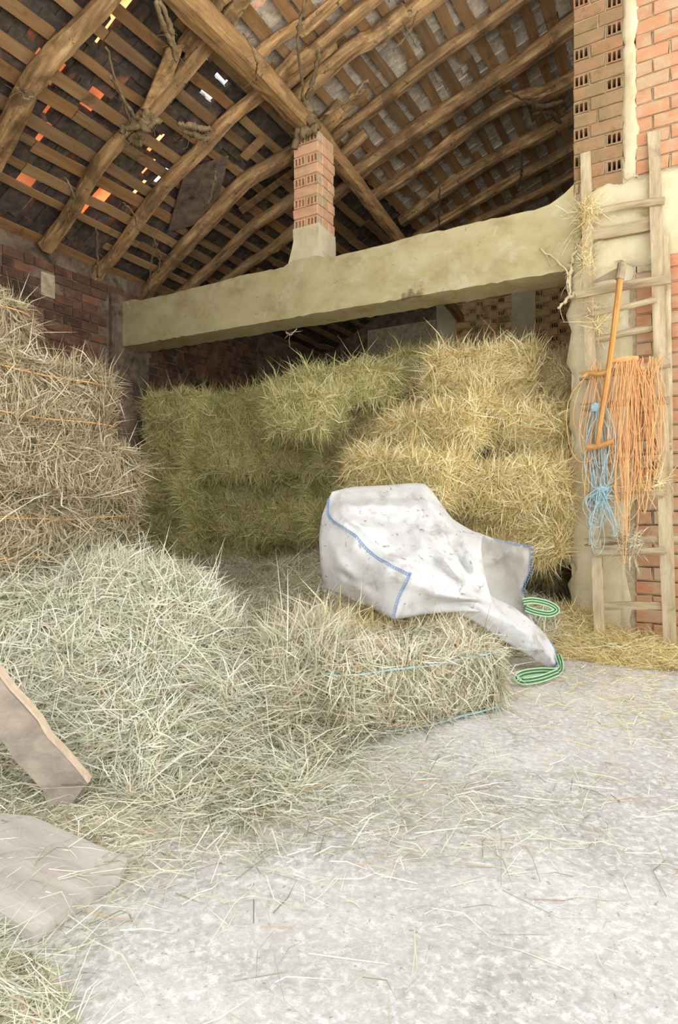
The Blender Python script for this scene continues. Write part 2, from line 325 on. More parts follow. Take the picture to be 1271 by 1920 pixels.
# ---- bricks
def brick_mesh(name, L, h, dep, m, holes=0, seed=0):
    g = np.random.default_rng(seed)
    if not holes:
        V, Fc = box((-L/2, 0, -h/2), (L/2, dep, h/2)); V = np.array(V)+g.normal(size=(8, 3))*np.array([0.003, 0.002, 0.002])
        e = 0.006                                  # a worn, chamfered face
        Vf = V[[0,1,5,4]].copy(); ctr = Vf.mean(0); Vi = ctr+(Vf-ctr)*np.array([1-2*e/L, 1, 1-2*e/h]); Vi[:, 1] -= e
        V = np.vstack([V, Vi]); Fc = [f for f in Fc if f != (0,1,5,4)]+[(8,9,10,11),(0,1,9,8),(1,5,10,9),(5,4,11,10),(4,0,8,11)]
        return mesh(name, V, Fc, m)
    n = holes; wall = L*0.10 if n == 3 else L*0.07; hw = (L-wall*(n+1))/n; xs = [-L/2]
    for i in range(n): xs += [xs[-1]+wall, xs[-1]+wall+hw]
    xs.append(L/2); zs = [-h/2, -h/2+h*0.14, h/2-h*0.14, h/2]
    V, Fc = [], []
    for z in zs:
        for x in xs: V.append((x+g.normal()*0.0015, 0, z+g.normal()*0.0015))
    c = len(xs); mats = []
    for r in range(3):
        for k in range(c-1):
            q = (r*c+k, r*c+k+1, (r+1)*c+k+1, (r+1)*c+k)
            if r == 1 and k % 2 == 1:
                b = len(V)
                for i in q: V.append((V[i][0]*1.0, 0.085, V[i][2]))
                for a in range(4): Fc.append((q[a], q[(a+1) % 4], b+(a+1) % 4, b+a)); mats.append(0)
                Fc.append((b, b+1, b+2, b+3)); mats.append(1)
            else: Fc.append(q); mats.append(0)
    b = len(V); V += [(-L/2,dep,-h/2),(L/2,dep,-h/2),(L/2,dep,h/2),(-L/2,dep,h/2)]; t0 = 3*c
    Fc += [(0,b,b+1,c-1),(t0,t0+c-1,b+2,b+3),(0,t0,b+3,b),(c-1,b+1,b+2,t0+c-1)]; mats += [0]*4
    me = mesh(name, V, Fc, m); me.materials.append(M_hole_shade); me.polygons.foreach_set('material_index', mats); return me
CRS, BL, BH = 0.1165, 0.245, 0.104
def brick_set(m, tagname):
    return {'s': [brick_mesh('brick', BL, BH, 0.09, m, 0, i) for i in range(3)], 'h': [brick_mesh('brick', 0.118, BH, 0.09, m, 0, i+5) for i in range(2)],
            'o': [brick_mesh('brick', 0.118, BH, 0.09, m, 3, i+9) for i in range(2)]}
B_bk = brick_set(M_brick_back, 'd'); B_po = brick_set(M_brick_post, 'e'); B_or, B_du, B_dk = brick_set(M_brick, 'a'), brick_set(M_brick_dusty, 'b'), brick_set(M_brick_dark, 'c')
def lay(parent, kind, cx, cy, cz, ang, Lw, g, proud=0.0, name='brick'):
    """one brick with its face at (cx, cy, cz), stretched to length Lw"""
    k = 's' if Lw > 0.17 else 'h'
    me, base = kind, (BL if Lw > 0.17 else 0.118)
    lst = kind['o'] if (isinstance(proud, str)) else kind[k]
    me = lst[g.integers(len(lst))]; pr = g.uniform(-0.004, 0.005)
    a = math.radians(ang)
    return ob(name, me, parent, (cx-math.sin(a)*0+pr*math.sin(a), cy-pr*math.cos(a), cz), (g.normal()*0.008, g.normal()*0.012, a+g.normal()*0.012), (Lw/base, 1, 1))
def brick_face(parent, o, ang, length, z0, z1, kind, seed, holes=None, skip=None, maxn=290, jit=0.0, mortar=None):
    """courses of bricks; o start (x, y), ang direction along the wall; face looks to the right-hand side"""
    g = np.random.default_rng(seed); a = math.radians(ang); ca, sa = math.cos(a), math.sin(a); n = 0; row = 0; z = z0+CRS/2; J = []
    def jb(s0, s1, za, zb, f=0.012):
        V, Fc = box((s0, f, za), (s1, 0.092, zb)); V = np.array(V); J.append((np.stack([o[0]+ca*V[:,0]-sa*V[:,1], o[1]+sa*V[:,0]+ca*V[:,1], V[:,2]], 1), Fc))
    while z < z1-BH*0.4:
        s = 0.0; first = row % 2 == 0; i = 0; jb(0, length, z-CRS/2-0.001, z-BH/2+0.001)
        while s < length-0.03:
            if holes: Lw, hol = holes(row, i)
            else: Lw, hol = (0.118 if (first and i == 0) or g.random() < 0.10 else BL), False
            Lw = min(Lw, length-s)
            if Lw > 0.045 and n < maxn and not (skip and skip(s+Lw/2, z)):
                m = s+Lw/2; lay(parent, kind, o[0]+ca*m, o[1]+sa*m, z, ang, Lw-0.002, g, 'o' if hol else 0.0); n += 1
            else: jb(s, s+Lw, z-BH/2, z+BH/2, 0.006)
            if s+Lw < length-0.002: jb(s+Lw-0.001, min(s+Lw+0.013, length), z-BH/2, z+BH/2)
            s += Lw+0.012; i += 1
        z += CRS; row += 1
    if mortar: ob('mortar_joints', mesh('mortar_joints', *join(J), mortar), parent)
    return n

# ---- left wall: brick with its shade put into the colour, from the open front to the back corner
wl = ob('wall_left', mesh('wall_left', *join([box((XW-0.3, 0.6, 0), (XW, YBK+0.3, ZL+0.19))]), M_mortar_dark)); tag(wl, 'brick side wall with shade in its dark colour rising behind the hay stacks', kind='structure')
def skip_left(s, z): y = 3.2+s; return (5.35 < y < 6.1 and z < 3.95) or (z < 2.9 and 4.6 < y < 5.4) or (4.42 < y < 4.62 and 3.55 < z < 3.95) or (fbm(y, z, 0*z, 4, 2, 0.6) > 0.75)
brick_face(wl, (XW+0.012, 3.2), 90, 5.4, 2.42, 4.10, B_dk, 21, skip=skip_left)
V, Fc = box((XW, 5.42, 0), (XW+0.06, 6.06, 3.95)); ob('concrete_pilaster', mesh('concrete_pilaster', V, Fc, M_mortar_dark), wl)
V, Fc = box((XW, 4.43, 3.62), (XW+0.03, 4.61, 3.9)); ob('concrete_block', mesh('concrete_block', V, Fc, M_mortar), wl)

# ---- unseen front wall added to cut light on the left and above the gateway
wf = tag(ob('wall_front_blocker', mesh('wall_front_blocker', *join([box((XW-0.3, 0.35, 0), (-3.2, 0.6, 5.6)), box((XW-0.3, 0.35, 5.9), (1.2, 0.6, 6.5))]), M_mortar)), 'unseen front wall added to shade the left and upper barn', kind='structure')
# ---- back wall with hollow bricks between plaster columns
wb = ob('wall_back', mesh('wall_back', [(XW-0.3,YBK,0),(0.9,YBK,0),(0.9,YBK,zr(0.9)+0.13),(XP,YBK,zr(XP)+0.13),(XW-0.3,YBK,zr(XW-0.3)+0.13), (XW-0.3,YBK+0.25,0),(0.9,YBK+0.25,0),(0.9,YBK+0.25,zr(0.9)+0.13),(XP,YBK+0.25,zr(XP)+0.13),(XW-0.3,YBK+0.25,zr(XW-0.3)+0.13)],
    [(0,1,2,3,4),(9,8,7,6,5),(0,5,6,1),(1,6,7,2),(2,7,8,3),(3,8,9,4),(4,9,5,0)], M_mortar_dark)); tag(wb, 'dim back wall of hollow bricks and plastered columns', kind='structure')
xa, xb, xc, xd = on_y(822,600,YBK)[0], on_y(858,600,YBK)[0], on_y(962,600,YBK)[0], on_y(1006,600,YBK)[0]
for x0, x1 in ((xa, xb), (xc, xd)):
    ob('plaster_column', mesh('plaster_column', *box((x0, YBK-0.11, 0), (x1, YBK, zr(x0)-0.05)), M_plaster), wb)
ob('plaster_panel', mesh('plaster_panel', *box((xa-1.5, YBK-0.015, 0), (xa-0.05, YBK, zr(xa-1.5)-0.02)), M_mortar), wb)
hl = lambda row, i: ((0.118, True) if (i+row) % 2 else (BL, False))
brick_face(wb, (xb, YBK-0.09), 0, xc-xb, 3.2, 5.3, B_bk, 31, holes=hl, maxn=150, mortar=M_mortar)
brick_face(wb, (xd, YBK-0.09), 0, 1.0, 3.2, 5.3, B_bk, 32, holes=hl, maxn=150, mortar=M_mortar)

# ---- right wall and pier, in line with the beam
XR0, XR1 = -0.86, 1.0
wr = ob('wall_right', mesh('wall_right', *join([box((XR0+0.01, YB+0.09, 0), (XR1, YB+0.36, 6.5)), box((0.26, YB+0.012, 0), (XR1, YB+0.1, 6.4))]), M_mortar)); tag(wr, 'orange brick wall and pier where the ladder leans', kind='structure')
def pier_h(row, i): return ((0.125, True) if (i == 0) == (row % 2 == 0) or (i == 2 and row % 2 == 1) else (BL, False)) if row % 6 != 4 else (0.2, False)
def pier_h(row, i):
    if row % 7 == 5: return (0.19, False)
    if row % 2 == 0: return [(0.125, True), (0.26, False)][min(i, 1)]
    return [(0.25, False), (0.125, True)][min(i, 1)]
brick_face(wr, (XR0, YB), 0, 0.40, 3.82, 5.75, B_du, 41, holes=pier_h, maxn=90, mortar=M_mortar)
brick_face(wr, (XR0+0.0, YB+0.11), 90, 0.24, 3.82, 5.75, B_du, 42, maxn=0)
def skip_r(s, z): x = -0.37+s; return 3.12+0.10*fbm(x, z, 0*z, 8, 2, 1.5) < z < 3.86 and x < 0.25
n1 = brick_face(wr, (-0.37, YB), 0, 0.64, 0.02, 5.75, B_or, 43, skip=skip_r, maxn=205, mortar=M_mortar)
far_b = []; g = np.random.default_rng(44)
for r in range(49):
    x = 0.285-(0.12 if r % 2 else 0)
    while x < XR1-0.05:
        x0 = max(x, 0.285); z = 0.02+CRS*r; pr = g.uniform(-0.004, 0.004); far_b.append(box((x0, YB+pr, z), (min(x+BL, XR1), YB+0.05, z+BH))); x += BL+0.012
ob('bricks_far', mesh('bricks_far', *join(far_b), M_brick), wr)['kind'] = 'stuff'
def slab(name, x0, x1, z0, z1, y, th, m, parent, seed, nx=14, nz=14, edge=0.05):
    """a plaster skin with a ragged, feathered outline standing proud of the wall"""
    g = np.random.default_rng(seed); V = []
    for i in range(nz):
        for j in range(nx):
            s, t = j/(nx-1), i/(nz-1); e = min(s, 1-s, t, 1-t)
            x = x0+(x1-x0)*s; z = z0+(z1-z0)*t
            if j in (0, nx-1): x += g.normal()*edge*0.5
            if i in (0, nz-1): z += g.normal()*edge*0.5
            V.append((x, y-th*min(1, e*6)-0.004*g.normal()*(e > 0), z))
    n = len(V); V += [(v[0], y+0.02, v[2]) for v in V]
    Fc = grid_faces(nz, nx); B = [j for j in range(nx)]+[i*nx+nx-1 for i in range(1, nz)]+[(nz-1)*nx+j for j in range(nx-2, -1, -1)]+[i*nx for i in range(nz-2, 0, -1)]
    Fc += [(B[k], B[(k+1) % len(B)], B[(k+1) % len(B)]+n, B[k]+n)[::-1] for k in range(len(B))]
    return ob(name, mesh(name, V, Fc, m, True), parent)
slab('plaster_patch', -0.80, 0.25, 3.12, 3.86, YB, 0.022, M_plaster, wr, 3, edge=0.06)
slab('plaster_column', XR0-0.03, -0.42, 0.0, 3.2, YB, 0.03, M_plaster, wr, 4, 8, 24, 0.05)
ob('mortar_fill', mesh('mortar_fill', *box((-0.5, YB+0.006, 0), (-0.362, YB+0.1, 3.9)), M_mortar), wr)
slab('plaster_strip', -0.47, -0.36, 3.85, 5.72, YB, 0.012, M_plaster, wr, 6, 5, 24, 0.02)
ob('pier_side', mesh('pier_side', *box((XR0-0.02, YB+0.02, 0), (XR0+0.02, YB+0.36, 3.3)), M_plaster), wr)
# side wall running back from the pier
tag(ob('wall_inner', mesh('wall_inner', *box((XR0+0.1, YB+0.36, 0), (XR0+0.35, YBK, 6.45)), M_mortar)), 'side wall running back from the pier, shut off behind it', kind='structure')

# ---- concrete beam
def beam_mesh():
    n = 90; V = []; sec = []
    for a in np.linspace(0, 1, 9): sec.append((0, a))
    for a in np.linspace(0, 1, 5)[1:]: sec.append((a, 1))
    for a in np.linspace(1, 0, 5)[1:]: sec.append((1, a))
    for a in np.linspace(1, 0, 5)[1:-1]: sec.append((a, 0))
    g = np.random.default_rng(2)
    for i in range(n):
        s = i/(n-1); x = XW+0.02+(XR0+0.06-XW-0.02)*s
        z0, z1 = 3.265-0.085*s, 3.845-0.075*s
        z1 += 0.018*float(fbm(np.array(x), 0, 0, 7, 3, 0.8))
        if s > 0.93: z1 += ((s-0.93)/0.07)**2*0.20
        if s < 0.05: z1 += 0.02
        ps = abs(x-(XP-0.0)); 
        if ps < 0.30: z1 += 0.055*max(0, 1-max(0, ps-0.17)/0.13)
        for a, b in sec:
            jag = 0.007*g.normal() if (b in (0, 1) and a in (0, 1)) else 0.003*g.normal()
            V.append((x, YB+0.37*a+jag, z0+(z1-z0)*b+jag))
    k = len(sec); Fc = [(i*k+j, (i+1)*k+j, (i+1)*k+(j+1) % k, i*k+(j+1) % k) for i in range(n-1) for j in range(k)]
    Fc += [tuple(range(k)), tuple((n-1)*k+j for j in range(k))[::-1]]
    me = mesh('concrete_beam', V, Fc, M_beam, True); me.set_sharp_from_angle(angle=math.radians(28)); return me
cb = ob('concrete_beam', beam_mesh()); tag(cb, 'long cream concrete beam spanning the barn above the hay', 'beam', kind='structure')
for k, (u, v) in enumerate(((470,552),(383,590),(268,590),(640,490),(840,478))):
    pass

# ---- brick post standing on the beam
PX0, PX1, PY0, PY1, PZ0, PZ1 = -3.83, -3.51, 5.62, 5.98, 3.80, 5.26
po = ob('brick_post', mesh('brick_post', *box((PX0+0.088, PY0+0.088, PZ0), (PX1-0.088, PY1-0.088, PZ1)), M_mortar)); tag(po, 'short hollow-brick post standing on the middle of the concrete beam', 'post', kind='structure')
def post_f(row, i): return (0.150, True) if row % 2 == 0 else (0.32, False)
brick_face(po, (PX0, PY0), 0, PX1-PX0, 4.2, PZ1, B_po, 51, holes=post_f, mortar=M_mortar)
brick_face(po, (PX1, PY0+0.085), 90, PY1-PY0-0.085, 4.2, PZ1, B_po, 52, mortar=M_mortar)
brick_face(po, (PX0, PY1), 270, PY1-PY0-0.09, 4.2, PZ1, B_po, 53, mortar=M_mortar)
def skirt():
    V = []; lv = [(3.78, 0.09), (3.86, 0.055), (3.95, 0.02), (4.1, 0.01), (4.21, 0.004)]; g = np.random.default_rng(4)
    for z, e in lv:
        for x, y in ((PX0-e, PY0-min(e, 0.012)), (PX1+e, PY0-min(e, 0.012)), (PX1+e, PY1), (PX0-e, PY1)): V.append((x+g.normal()*0.006, y, z+g.normal()*0.012))
    n = len(lv); return V, [(i*4+j, i*4+(j+1) % 4, i*4+4+(j+1) % 4, i*4+4+j) for i in range(n-1) for j in range(4)]+[(4*n-4, 4*n-3, 4*n-2, 4*n-1)]
ob('plaster_skirt', mesh('plaster_skirt', *skirt(), M_plaster), po)

# ---- roof: purlin, pole rafters, laths and tiles
ce = thing('ceiling', 'underside of the tiled pole roof with rafters and laths', None, kind='structure'); ce.pop('category', None)
pp = [(-3.72, 1.0, 5.45), (-3.66, 2.6, 5.43), (-3.70, 3.6, 5.42), (-3.66, 4.6, 5.38), (-3.67, 5.2, 5.37), (-3.67, 6.05, 5.36)]
q = spline(pp, 30); ob('purlin', mesh('purlin', *tube(q, np.linspace(0.135, 0.105, 30), 10, 0.03, 3.6, seed=1), M_purlin, False), ce)
q = spline([(-3.66, 5.98, 5.33), (-3.64, 6.8, 5.20), (-3.62, 8.0, 4.98), (-3.6, YBK, 4.55)], 26)
ob('purlin', mesh('purlin', *tube(q, np.linspace(0.10, 0.075, 26), 10, 0.05, 3.0, seed=2), M_purlin), ce)
LEFT = [([(-60,350),(0,270),(62,150),(130,75),(205,0)], 52, 26), ([(85,465),(128,408),(190,305),(282,211),(403,65),(440,20)], 26, 28),
        ([(190,505),(221,473),(300,360),(373,287),(430,225),(503,166)], 24, 24), ([(270,555),(330,480),(393,413),(460,340),(549,287)], 24, 28),
        ([(365,530),(400,500),(470,430),(549,375)], 19, 20), ([(430,525),(500,475),(549,437)], 16, 20), ([(340,95),(392,30),(425,-10)], 22, 26)]
RIGHT = [([(498,96),(560,55),(629,10)], 20, 20), ([(651,96),(700,72),(760,25),(812,-8)], 30, 36), ([(641,247),(686,216),(817,111),(983,-2)], 22, 26),
         ([(676,317),(800,230),(940,140),(1074,45)], 26, 34), ([(700,370),(767,327),(860,255),(960,190),(1069,150)], 22, 26), ([(751,418),(850,345),(960,280),(1069,221)], 20, 24),
         ([(790,440),(827,418),(950,345),(1069,282)], 16, 20), ([(880,425),(958,388),(1069,332)], 13, 16), ([(529,141),(575,105),(629,65)], 22, 24)]
sd = 10
def pole(q, r, seed):                       # built along its own length, then tilted to the slope
    p0, p1 = q[0], q[-1]; d = Vector(p1-p0); R = d.to_track_quat('X', 'Z'); Ri = R.inverted(); c = Vector(p0)
    L = np.array([tuple(Ri @ (Vector(p)-c)) for p in q]); o = ob('rafter', mesh('rafter', *tube(L, r, 10, 0.045, 3.6, seed=seed), M_rafter), ce, tuple(c)); o.rotation_euler = R.to_euler(); return o
for side, LST in (('L', LEFT), ('R', RIGHT)):
    for k, (px, w0, w1) in enumerate(LST):
        pts = [on_roof(u, v) for u, v in px]; Ds = [(-H5*p[0]+R3*p[1]) for p in pts]
        r0, r1 = w0/2/F*Ds[0], w1/2/F*Ds[-1]
        short = (side == 'L' and k == 6)
        if side == 'L' and not short:
            if pts[0][0] > XW+0.1: x = XW-0.02; pts.insert(0, np.array([x, pts[0][1]+0.02, zr(x)]))
            if pts[-1][0] < XP+0.2: x = XP+0.25; pts.append(np.array([x, pts[-1][1]-0.02, zr(x)]))
        if side == 'R':
            if pts[0][0] > XP-0.15: x = XP-0.25; pts.insert(0, np.array([x, pts[0][1]+0.02, zr(x)]))
            x = 1.0
            if pts[-1][0] < x-0.2: pts.append(np.array([x, pts[-1][1]-0.02, zr(x)]))
        m = 26; q = spline(pts, m); rr = np.linspace(r0, r1, m)*(1+0.04*np.sin(np.linspace(0, 9+k, m)+k))*0.94
        q[:, 2] += 0.085-rr; sd += 1
        pole(q, rr, sd)
for y in (1.15, 1.75):                      # two more towards the open front, over the eye
    q = spline([(XW, y, zr(XW)), (-5, y+0.05, zr(-5)), (XP+0.2, y, zr(XP+0.2))], 20); q[:, 2] += -0.02; pole(q, 0.1*np.ones(20), int(y*9))
for y in (1.2, 2.1, 3.0, 3.7):
    q = spline([(XP-0.2, y, zr(XP-0.2)), (-1.5, y+0.04, zr(-1.5)), (1.0, y, zr(1.0))], 20); q[:, 2] += -0.02; pole(q, 0.09*np.ones(20), int(y*9))
def roof_frame(x): return (1.0, ML) if x < XP else (1.0, MR)
def nrm_roof(x):
    m = ML if x < XP else MR; l = math.hypot(1, m); return np.array([-m/l, 0, 1/l])
g = np.random.default_rng(77); x = XW+0.1; row = 0
while x < 0.95:
    y = 0.9+g.uniform(-0.4, 0.0)
    while y < YBK:
        L = g.uniform(1.6, 3.2); y1 = min(y+L, YBK+0.05); dx0, dx1 = g.normal()*0.025, g.normal()*0.025; nn = nrm_roof(x); w = g.uniform(0.085, 0.135)
        if g.random() > 0.04 and y1-y > 0.3:
            p0 = np.array([x+dx0, y, zr(x+dx0)])+nn*0.098; p1 = np.array([x+dx1, y1-0.01, zr(x+dx1)])+nn*0.098
            ob('lath', mesh('lath', *plank(p0, p1, w, 0.022, nn, 7, 0.006, row), M_lath), ce)
        y = y1; row += 1
    x += 0.235 if x < XP else 0.225
# tiles in overlapping rows: thick clay tiles; some on the old left slope have slipped and let light in
def tile_mesh(w, seed, m):
    g = np.random.default_rng(seed); V = []; n = 4; L = 0.31; th = 0.075
    for t in (0, 1):
        for j in range(n):
            s = j/(n-1); yy = (s-0.5)*w
            for i in (0, 1): V.append((( -0.5+i)*L+g.normal()*0.003, yy, th*t+0.012*math.sin(math.pi*s)+g.normal()*0.002))
    Fc = []
    for j in range(n-1): Fc.append((j*2, j*2+2, j*2+3, j*2+1)); Fc.append((8+j*2, 8+j*2+1, 8+j*2+3, 8+j*2+2))
    Fc += [(0,1,9,8),(6,14,15,7)]+[(j*2, 8+j*2, 8+j*2+2, j*2+2) for j in range(3)]+[(j*2+1, j*2+3, 8+j*2+3, 8+j*2+1) for j in range(3)]
    me = mesh('roof_tile', V, Fc, m); me.materials.append(M_clay)
    for p in me.polygons:
        if p.index < 6 and p.index % 2 == 1: p.material_index = 1
    return me
TW = 0.252
T_red = [tile_mesh(TW, i, M_tile_red) for i in range(3)]; T_grey = [tile_mesh(TW, i, M_tile_grey) for i in range(3)]
T_clay = [tile_mesh(TW, i+8, M_clay) for i in range(2)]
tiles = []; g = np.random.default_rng(5); hole_px = [(400,185),(395,132),(385,215),(375,222)]
gaps = [(25,8),(120,130),(157,104),(202,52),(222,32),(102,157),(212,222),(87,262),(162,205),(290,285),(60,368),(140,425),(160,395),(230,402),(118,483),(50,423),(143,287),(75,178),(165,192),(328,190),(338,13),(503,25),(110,320),(178,435),(282,350),(232,385),(205,400)]
gp = [on_roof(u, v) for u, v in gaps]; hp = [on_roof(u, v) for u, v in hole_px]
nrow = 0; x = XW-0.15
while x < 1.0:
    y = 0.8+(nrow % 2)*0.11; k = 0
    while y < YBK+0.3:
        tiles.append((x, y, nrow, k)); y += 0.222; k += 1
    x += 0.262; nrow += 1
def in_view(p):
    X = R3*p[0]+H5*p[1]; D = -H5*p[0]+R3*p[1]
    if D < 0.5: return False
    u, v = 635.5+F*X/D, HZ-F*(p[2]-CH)/D; return -40 < u < 1100 and -40 < v < 560
order = sorted(range(len(tiles)), key=lambda i: (not in_view((tiles[i][0], tiles[i][1], zr(tiles[i][0]))), tiles[i][0]**2+tiles[i][1]**2))
rest = {'r': [], 'g': []}
for rank, i in enumerate(order):
    x, y, r, k = tiles[i]; nn = nrm_roof(x); c = np.array([x, y, zr(x)]); m = ML if x < XP else MR
    c = c+nn*(0.125+0.03*((r+2*k) % 3)/2)
    dy, sy, sx = g.normal()*0.004, 1.0, 1.0
    near = min([math.hypot(c[0]-p[0], c[1]-p[1]) for p in gp]); nh = min([math.hypot(c[0]-p[0], c[1]-p[1]) for p in hp])
    if near < 0.15: sy = g.uniform(0.40, 0.58); dy += g.choice((-1, 1))*0.05
    elif x < -4.3 and g.random() < 0.05: sy = 0.88
    grey = x > -3.9
    ang = -math.atan(m)+g.normal()*0.01
    if nh < 0.10: sx = 0.55; sy = 0.6
    if rank < 290:
        ob('roof_tile', (T_grey if grey else T_red)[g.integers(3)], ce, c+np.array([0, dy, 0]), (0, ang, g.normal()*0.012), (sx, sy, 1))
    else:
        me = T_red[0]; V = np.array([v.co[:] for v in me.vertices])*np.array([sx, sy, 1]); a = ang
        V = np.stack([V[:,0]*math.cos(a)+V[:,2]*math.sin(a), V[:,1], -V[:,0]*math.sin(a)+V[:,2]*math.cos(a)], 1)+c+np.array([0, dy, 0])
        rest['g' if grey else 'r'].append((V, [tuple(p.vertices) for p in me.polygons]))
for key, m in (('r', M_tile_red), ('g', M_tile_grey)):
    o = ob('roof_tiles_far', mesh('roof_tiles_far', *join(rest[key]), m), ce); o['kind'] = 'stuff'
for k, p in enumerate(gp):
    nn = nrm_roof(p[0]); c = p+nn*(0.37+0.02*(k % 3)); ob('bounce_tile', T_clay[k % 2], ce, c, (0.03*(k % 3-1), -math.atan(ML)+0.05*((k*7) % 3-1), 0), (2.0, 2.2, 1))  # oversized raised tiles added so the gaps glow with bounced light
# boards nailed or wedged under the tiles
def roof_board(px, name='patch_board', th=0.02, drop=0.12, m=None):
    P4 = [on_roof(u, v) for u, v in px]; c = sum(P4)/4; nn = nrm_roof(c[0]); P4 = [p+nn*(0.10-drop) for p in P4]
    V = [p for p in P4]+[p+nn*th for p in P4]
    ob(name, mesh(name, V, [(3,2,1,0),(4,5,6,7),(0,1,5,4),(1,2,6,5),(2,3,7,6),(3,0,4,7)], m or M_lath), ce)
roof_board([(312,90),(345,80),(300,205),(262,212)], m=M_rafter); roof_board([(350,325),(432,300),(402,420),(318,440)], 'fibre_sheet', drop=0.05, m=M_mortar_dark)
roof_board([(350,75),(385,25),(402,45),(345,110)], m=M_rafter); roof_board([(597,225),(688,165),(692,178),(610,240)], m=M_rafter); roof_board([(520,160),(628,70),(632,88),(528,178)], m=M_rafter)
roof_board([(448,392),(549,318),(549,330),(455,402)], m=M_lath, drop=0.10); roof_board([(450,290),(490,250),(500,262),(462,300)], m=M_lath)

# =================================================================== HAY
# ---- left stack: tan bales, their long side turned to the aisle
LS = 'tan bales of the left stack'
yc, xf = 2.08, -3.0
def left_bale(z, h, y, x, label, tw=None, rz=90, **k): return bale((x-0.26, y, z+h/2), rz, 'brown', label, LS, sc=(1.06, 1.08, (h-0.015)/0.38), twine=tw, **k)
left_bale(0.0, 0.37, 2.2, -3.05, 'tan hay bale at the foot of the left stack, behind the loose heap', rz=91)
left_bale(0.37, 0.38, 2.18, -3.0, 'shaggy tan bale, second from the floor in the left stack', M_orange, rz=88)
left_bale(0.75, 0.38, 2.14, -2.97, 'tan hay bale at mid height of the left stack with ragged end', M_orange, rz=92)
left_bale(1.13, 0.36, 2.14, -2.95, 'tan bale bulging out of the left stack under the tall upper one', None, rz=89)
left_bale(1.49, 0.44, 2.02, -3.03, 'tall tan bale near the top of the left stack bound with orange twine', M_orange, rz=90)
bale((-3.62, 1.72, 1.93+0.20), 90, 'brown', 'small-looking tan bale alone on top of the left stack', LS, sc=(1.0, 1.0, 1.08), twine=M_orange)
# ---- back stack: courses of yellow-green bales under and behind the beam
BS = 'yellow-green bales stacked under the beam'
ORD = ['first', 'second', 'third', 'fourth', 'fifth', 'sixth', 'seventh']
g = np.random.default_rng(9); Z0 = 0.34; TH = 0.375
for t in range(6):
    n = 6; x0, x1 = -6.42, -1.12
    for i in range(n):
        cx = x0+(x1-x0)*(i+0.5)/n+(0.10 if t % 2 else -0.10)*(0 < i < n-1)+g.normal()*0.02
        if t == 5 and i == 3: continue
        if t >= 4 and i == 5: continue
        base_y = 5.95+0.05*i/5+0.075*g.normal()-(0.22 if i == 0 else 0)+(0.02*t)+(0.32 if i >= 4 else 0.16 if i == 3 else 0)
        kind = 'green' if i < 3 or (i == 3 and t < 3) else 'gold'
        lab = 'yellow-green' if kind == 'green' else 'golden'
        bale((cx, base_y+0.24, Z0+TH*(t+0.5)), g.normal()*5, kind, f'{lab} hay bale in the back stack, {ORD[t]} layer up, {ORD[i]} from the left wall', BS, rx=g.normal()*4, ry=g.normal()*1.5, sc=(0.94+g.normal()*0.01, 1.0, TH/0.37))
# top and tumbled bales
def at(u, v, D, lim=-1.4): p = P(u, v, D); p[0] = min(p[0], lim); return tuple(p)
bale(at(650, 728, 7.15), 4, 'green', 'green bale with combed vertical stalks lying on top of the back stack', BS, rx=3, sc=(1.35, 1.0, 1.1))
bale(at(905, 705, 6.2), 8, 'gold', 'round-shouldered golden bale crowning the right of the stack', BS, sc=(1.08, 1.05, 1.15), rx=-4)
bale(at(808, 690, 7.4), -5, 'green', 'dim green bale showing between the two topmost bales', BS, sc=(1.0, 1, 1))
bale(at(1050, 705, 6.9), 3, 'gold', 'golden bale on top beside the pier, half behind its plaster edge', BS, sc=(1, 1, 1.1))
bale(at(820, 800, 5.78), -14, 'gold', 'golden bale slumped forward in the middle of the tumbled slope', BS, rx=22, ry=-6)
bale(at(975, 790, 5.75), 10, 'gold', 'golden bale leaning below the crowning bale, blue twine showing', BS, rx=28, ry=14, twine=M_ltblue)
bale(at(760, 890, 5.42), -8, 'gold', 'golden bale bulging at the foot of the tumbled slope above the white bag', BS, rx=12, ry=6)
bale(at(1040, 740, 6.25, -1.28), 0, 'gold', 'pale golden bale pressed against the pier beside the ladder', BS, rx=10, sc=(0.7, 1, 1.2))
bale(at(960, 910, 5.4), 6, 'gold', 'golden bale lying behind the top corner of the white bag', BS, rx=14, ry=-4)
bale(at(1010, 1000, 5.45), -3, 'gold', 'golden bale low beside the pier, right of the white bag', BS, rx=6)
bale(at(575, 775, 6.65), -3, 'green', 'green bale jutting from the top left of the stack', BS, rx=6, sc=(0.75, 1, 1.1))

# ---- front bale and the bales that carry the bag
a = np.array([-1.37, 2.40]); b = np.array([-0.846, 3.29]); d = (b-a)/np.linalg.norm(b-a); nn = np.array([-d[1], d[0]]); ctr = (a+b)/2+nn*0.25
ang = math.degrees(math.atan2(d[1], d[0]))
bale((ctr[0], ctr[1], 0.185), ang, 'pale', 'pale loosened bale with blue twine lying alone on the floor in front', 'bales on the floor', sc=(1.06, 1.08, 1.0), twine=M_ltblue, var=0)
c2 = ctr+nn*0.50+d*0.12
bale((c2[0], c2[1], 0.19), ang-3, 'gold', 'golden bale lying under the white bag', 'bales on the floor', sc=(1.05, 1.0, 1.0), var=1)

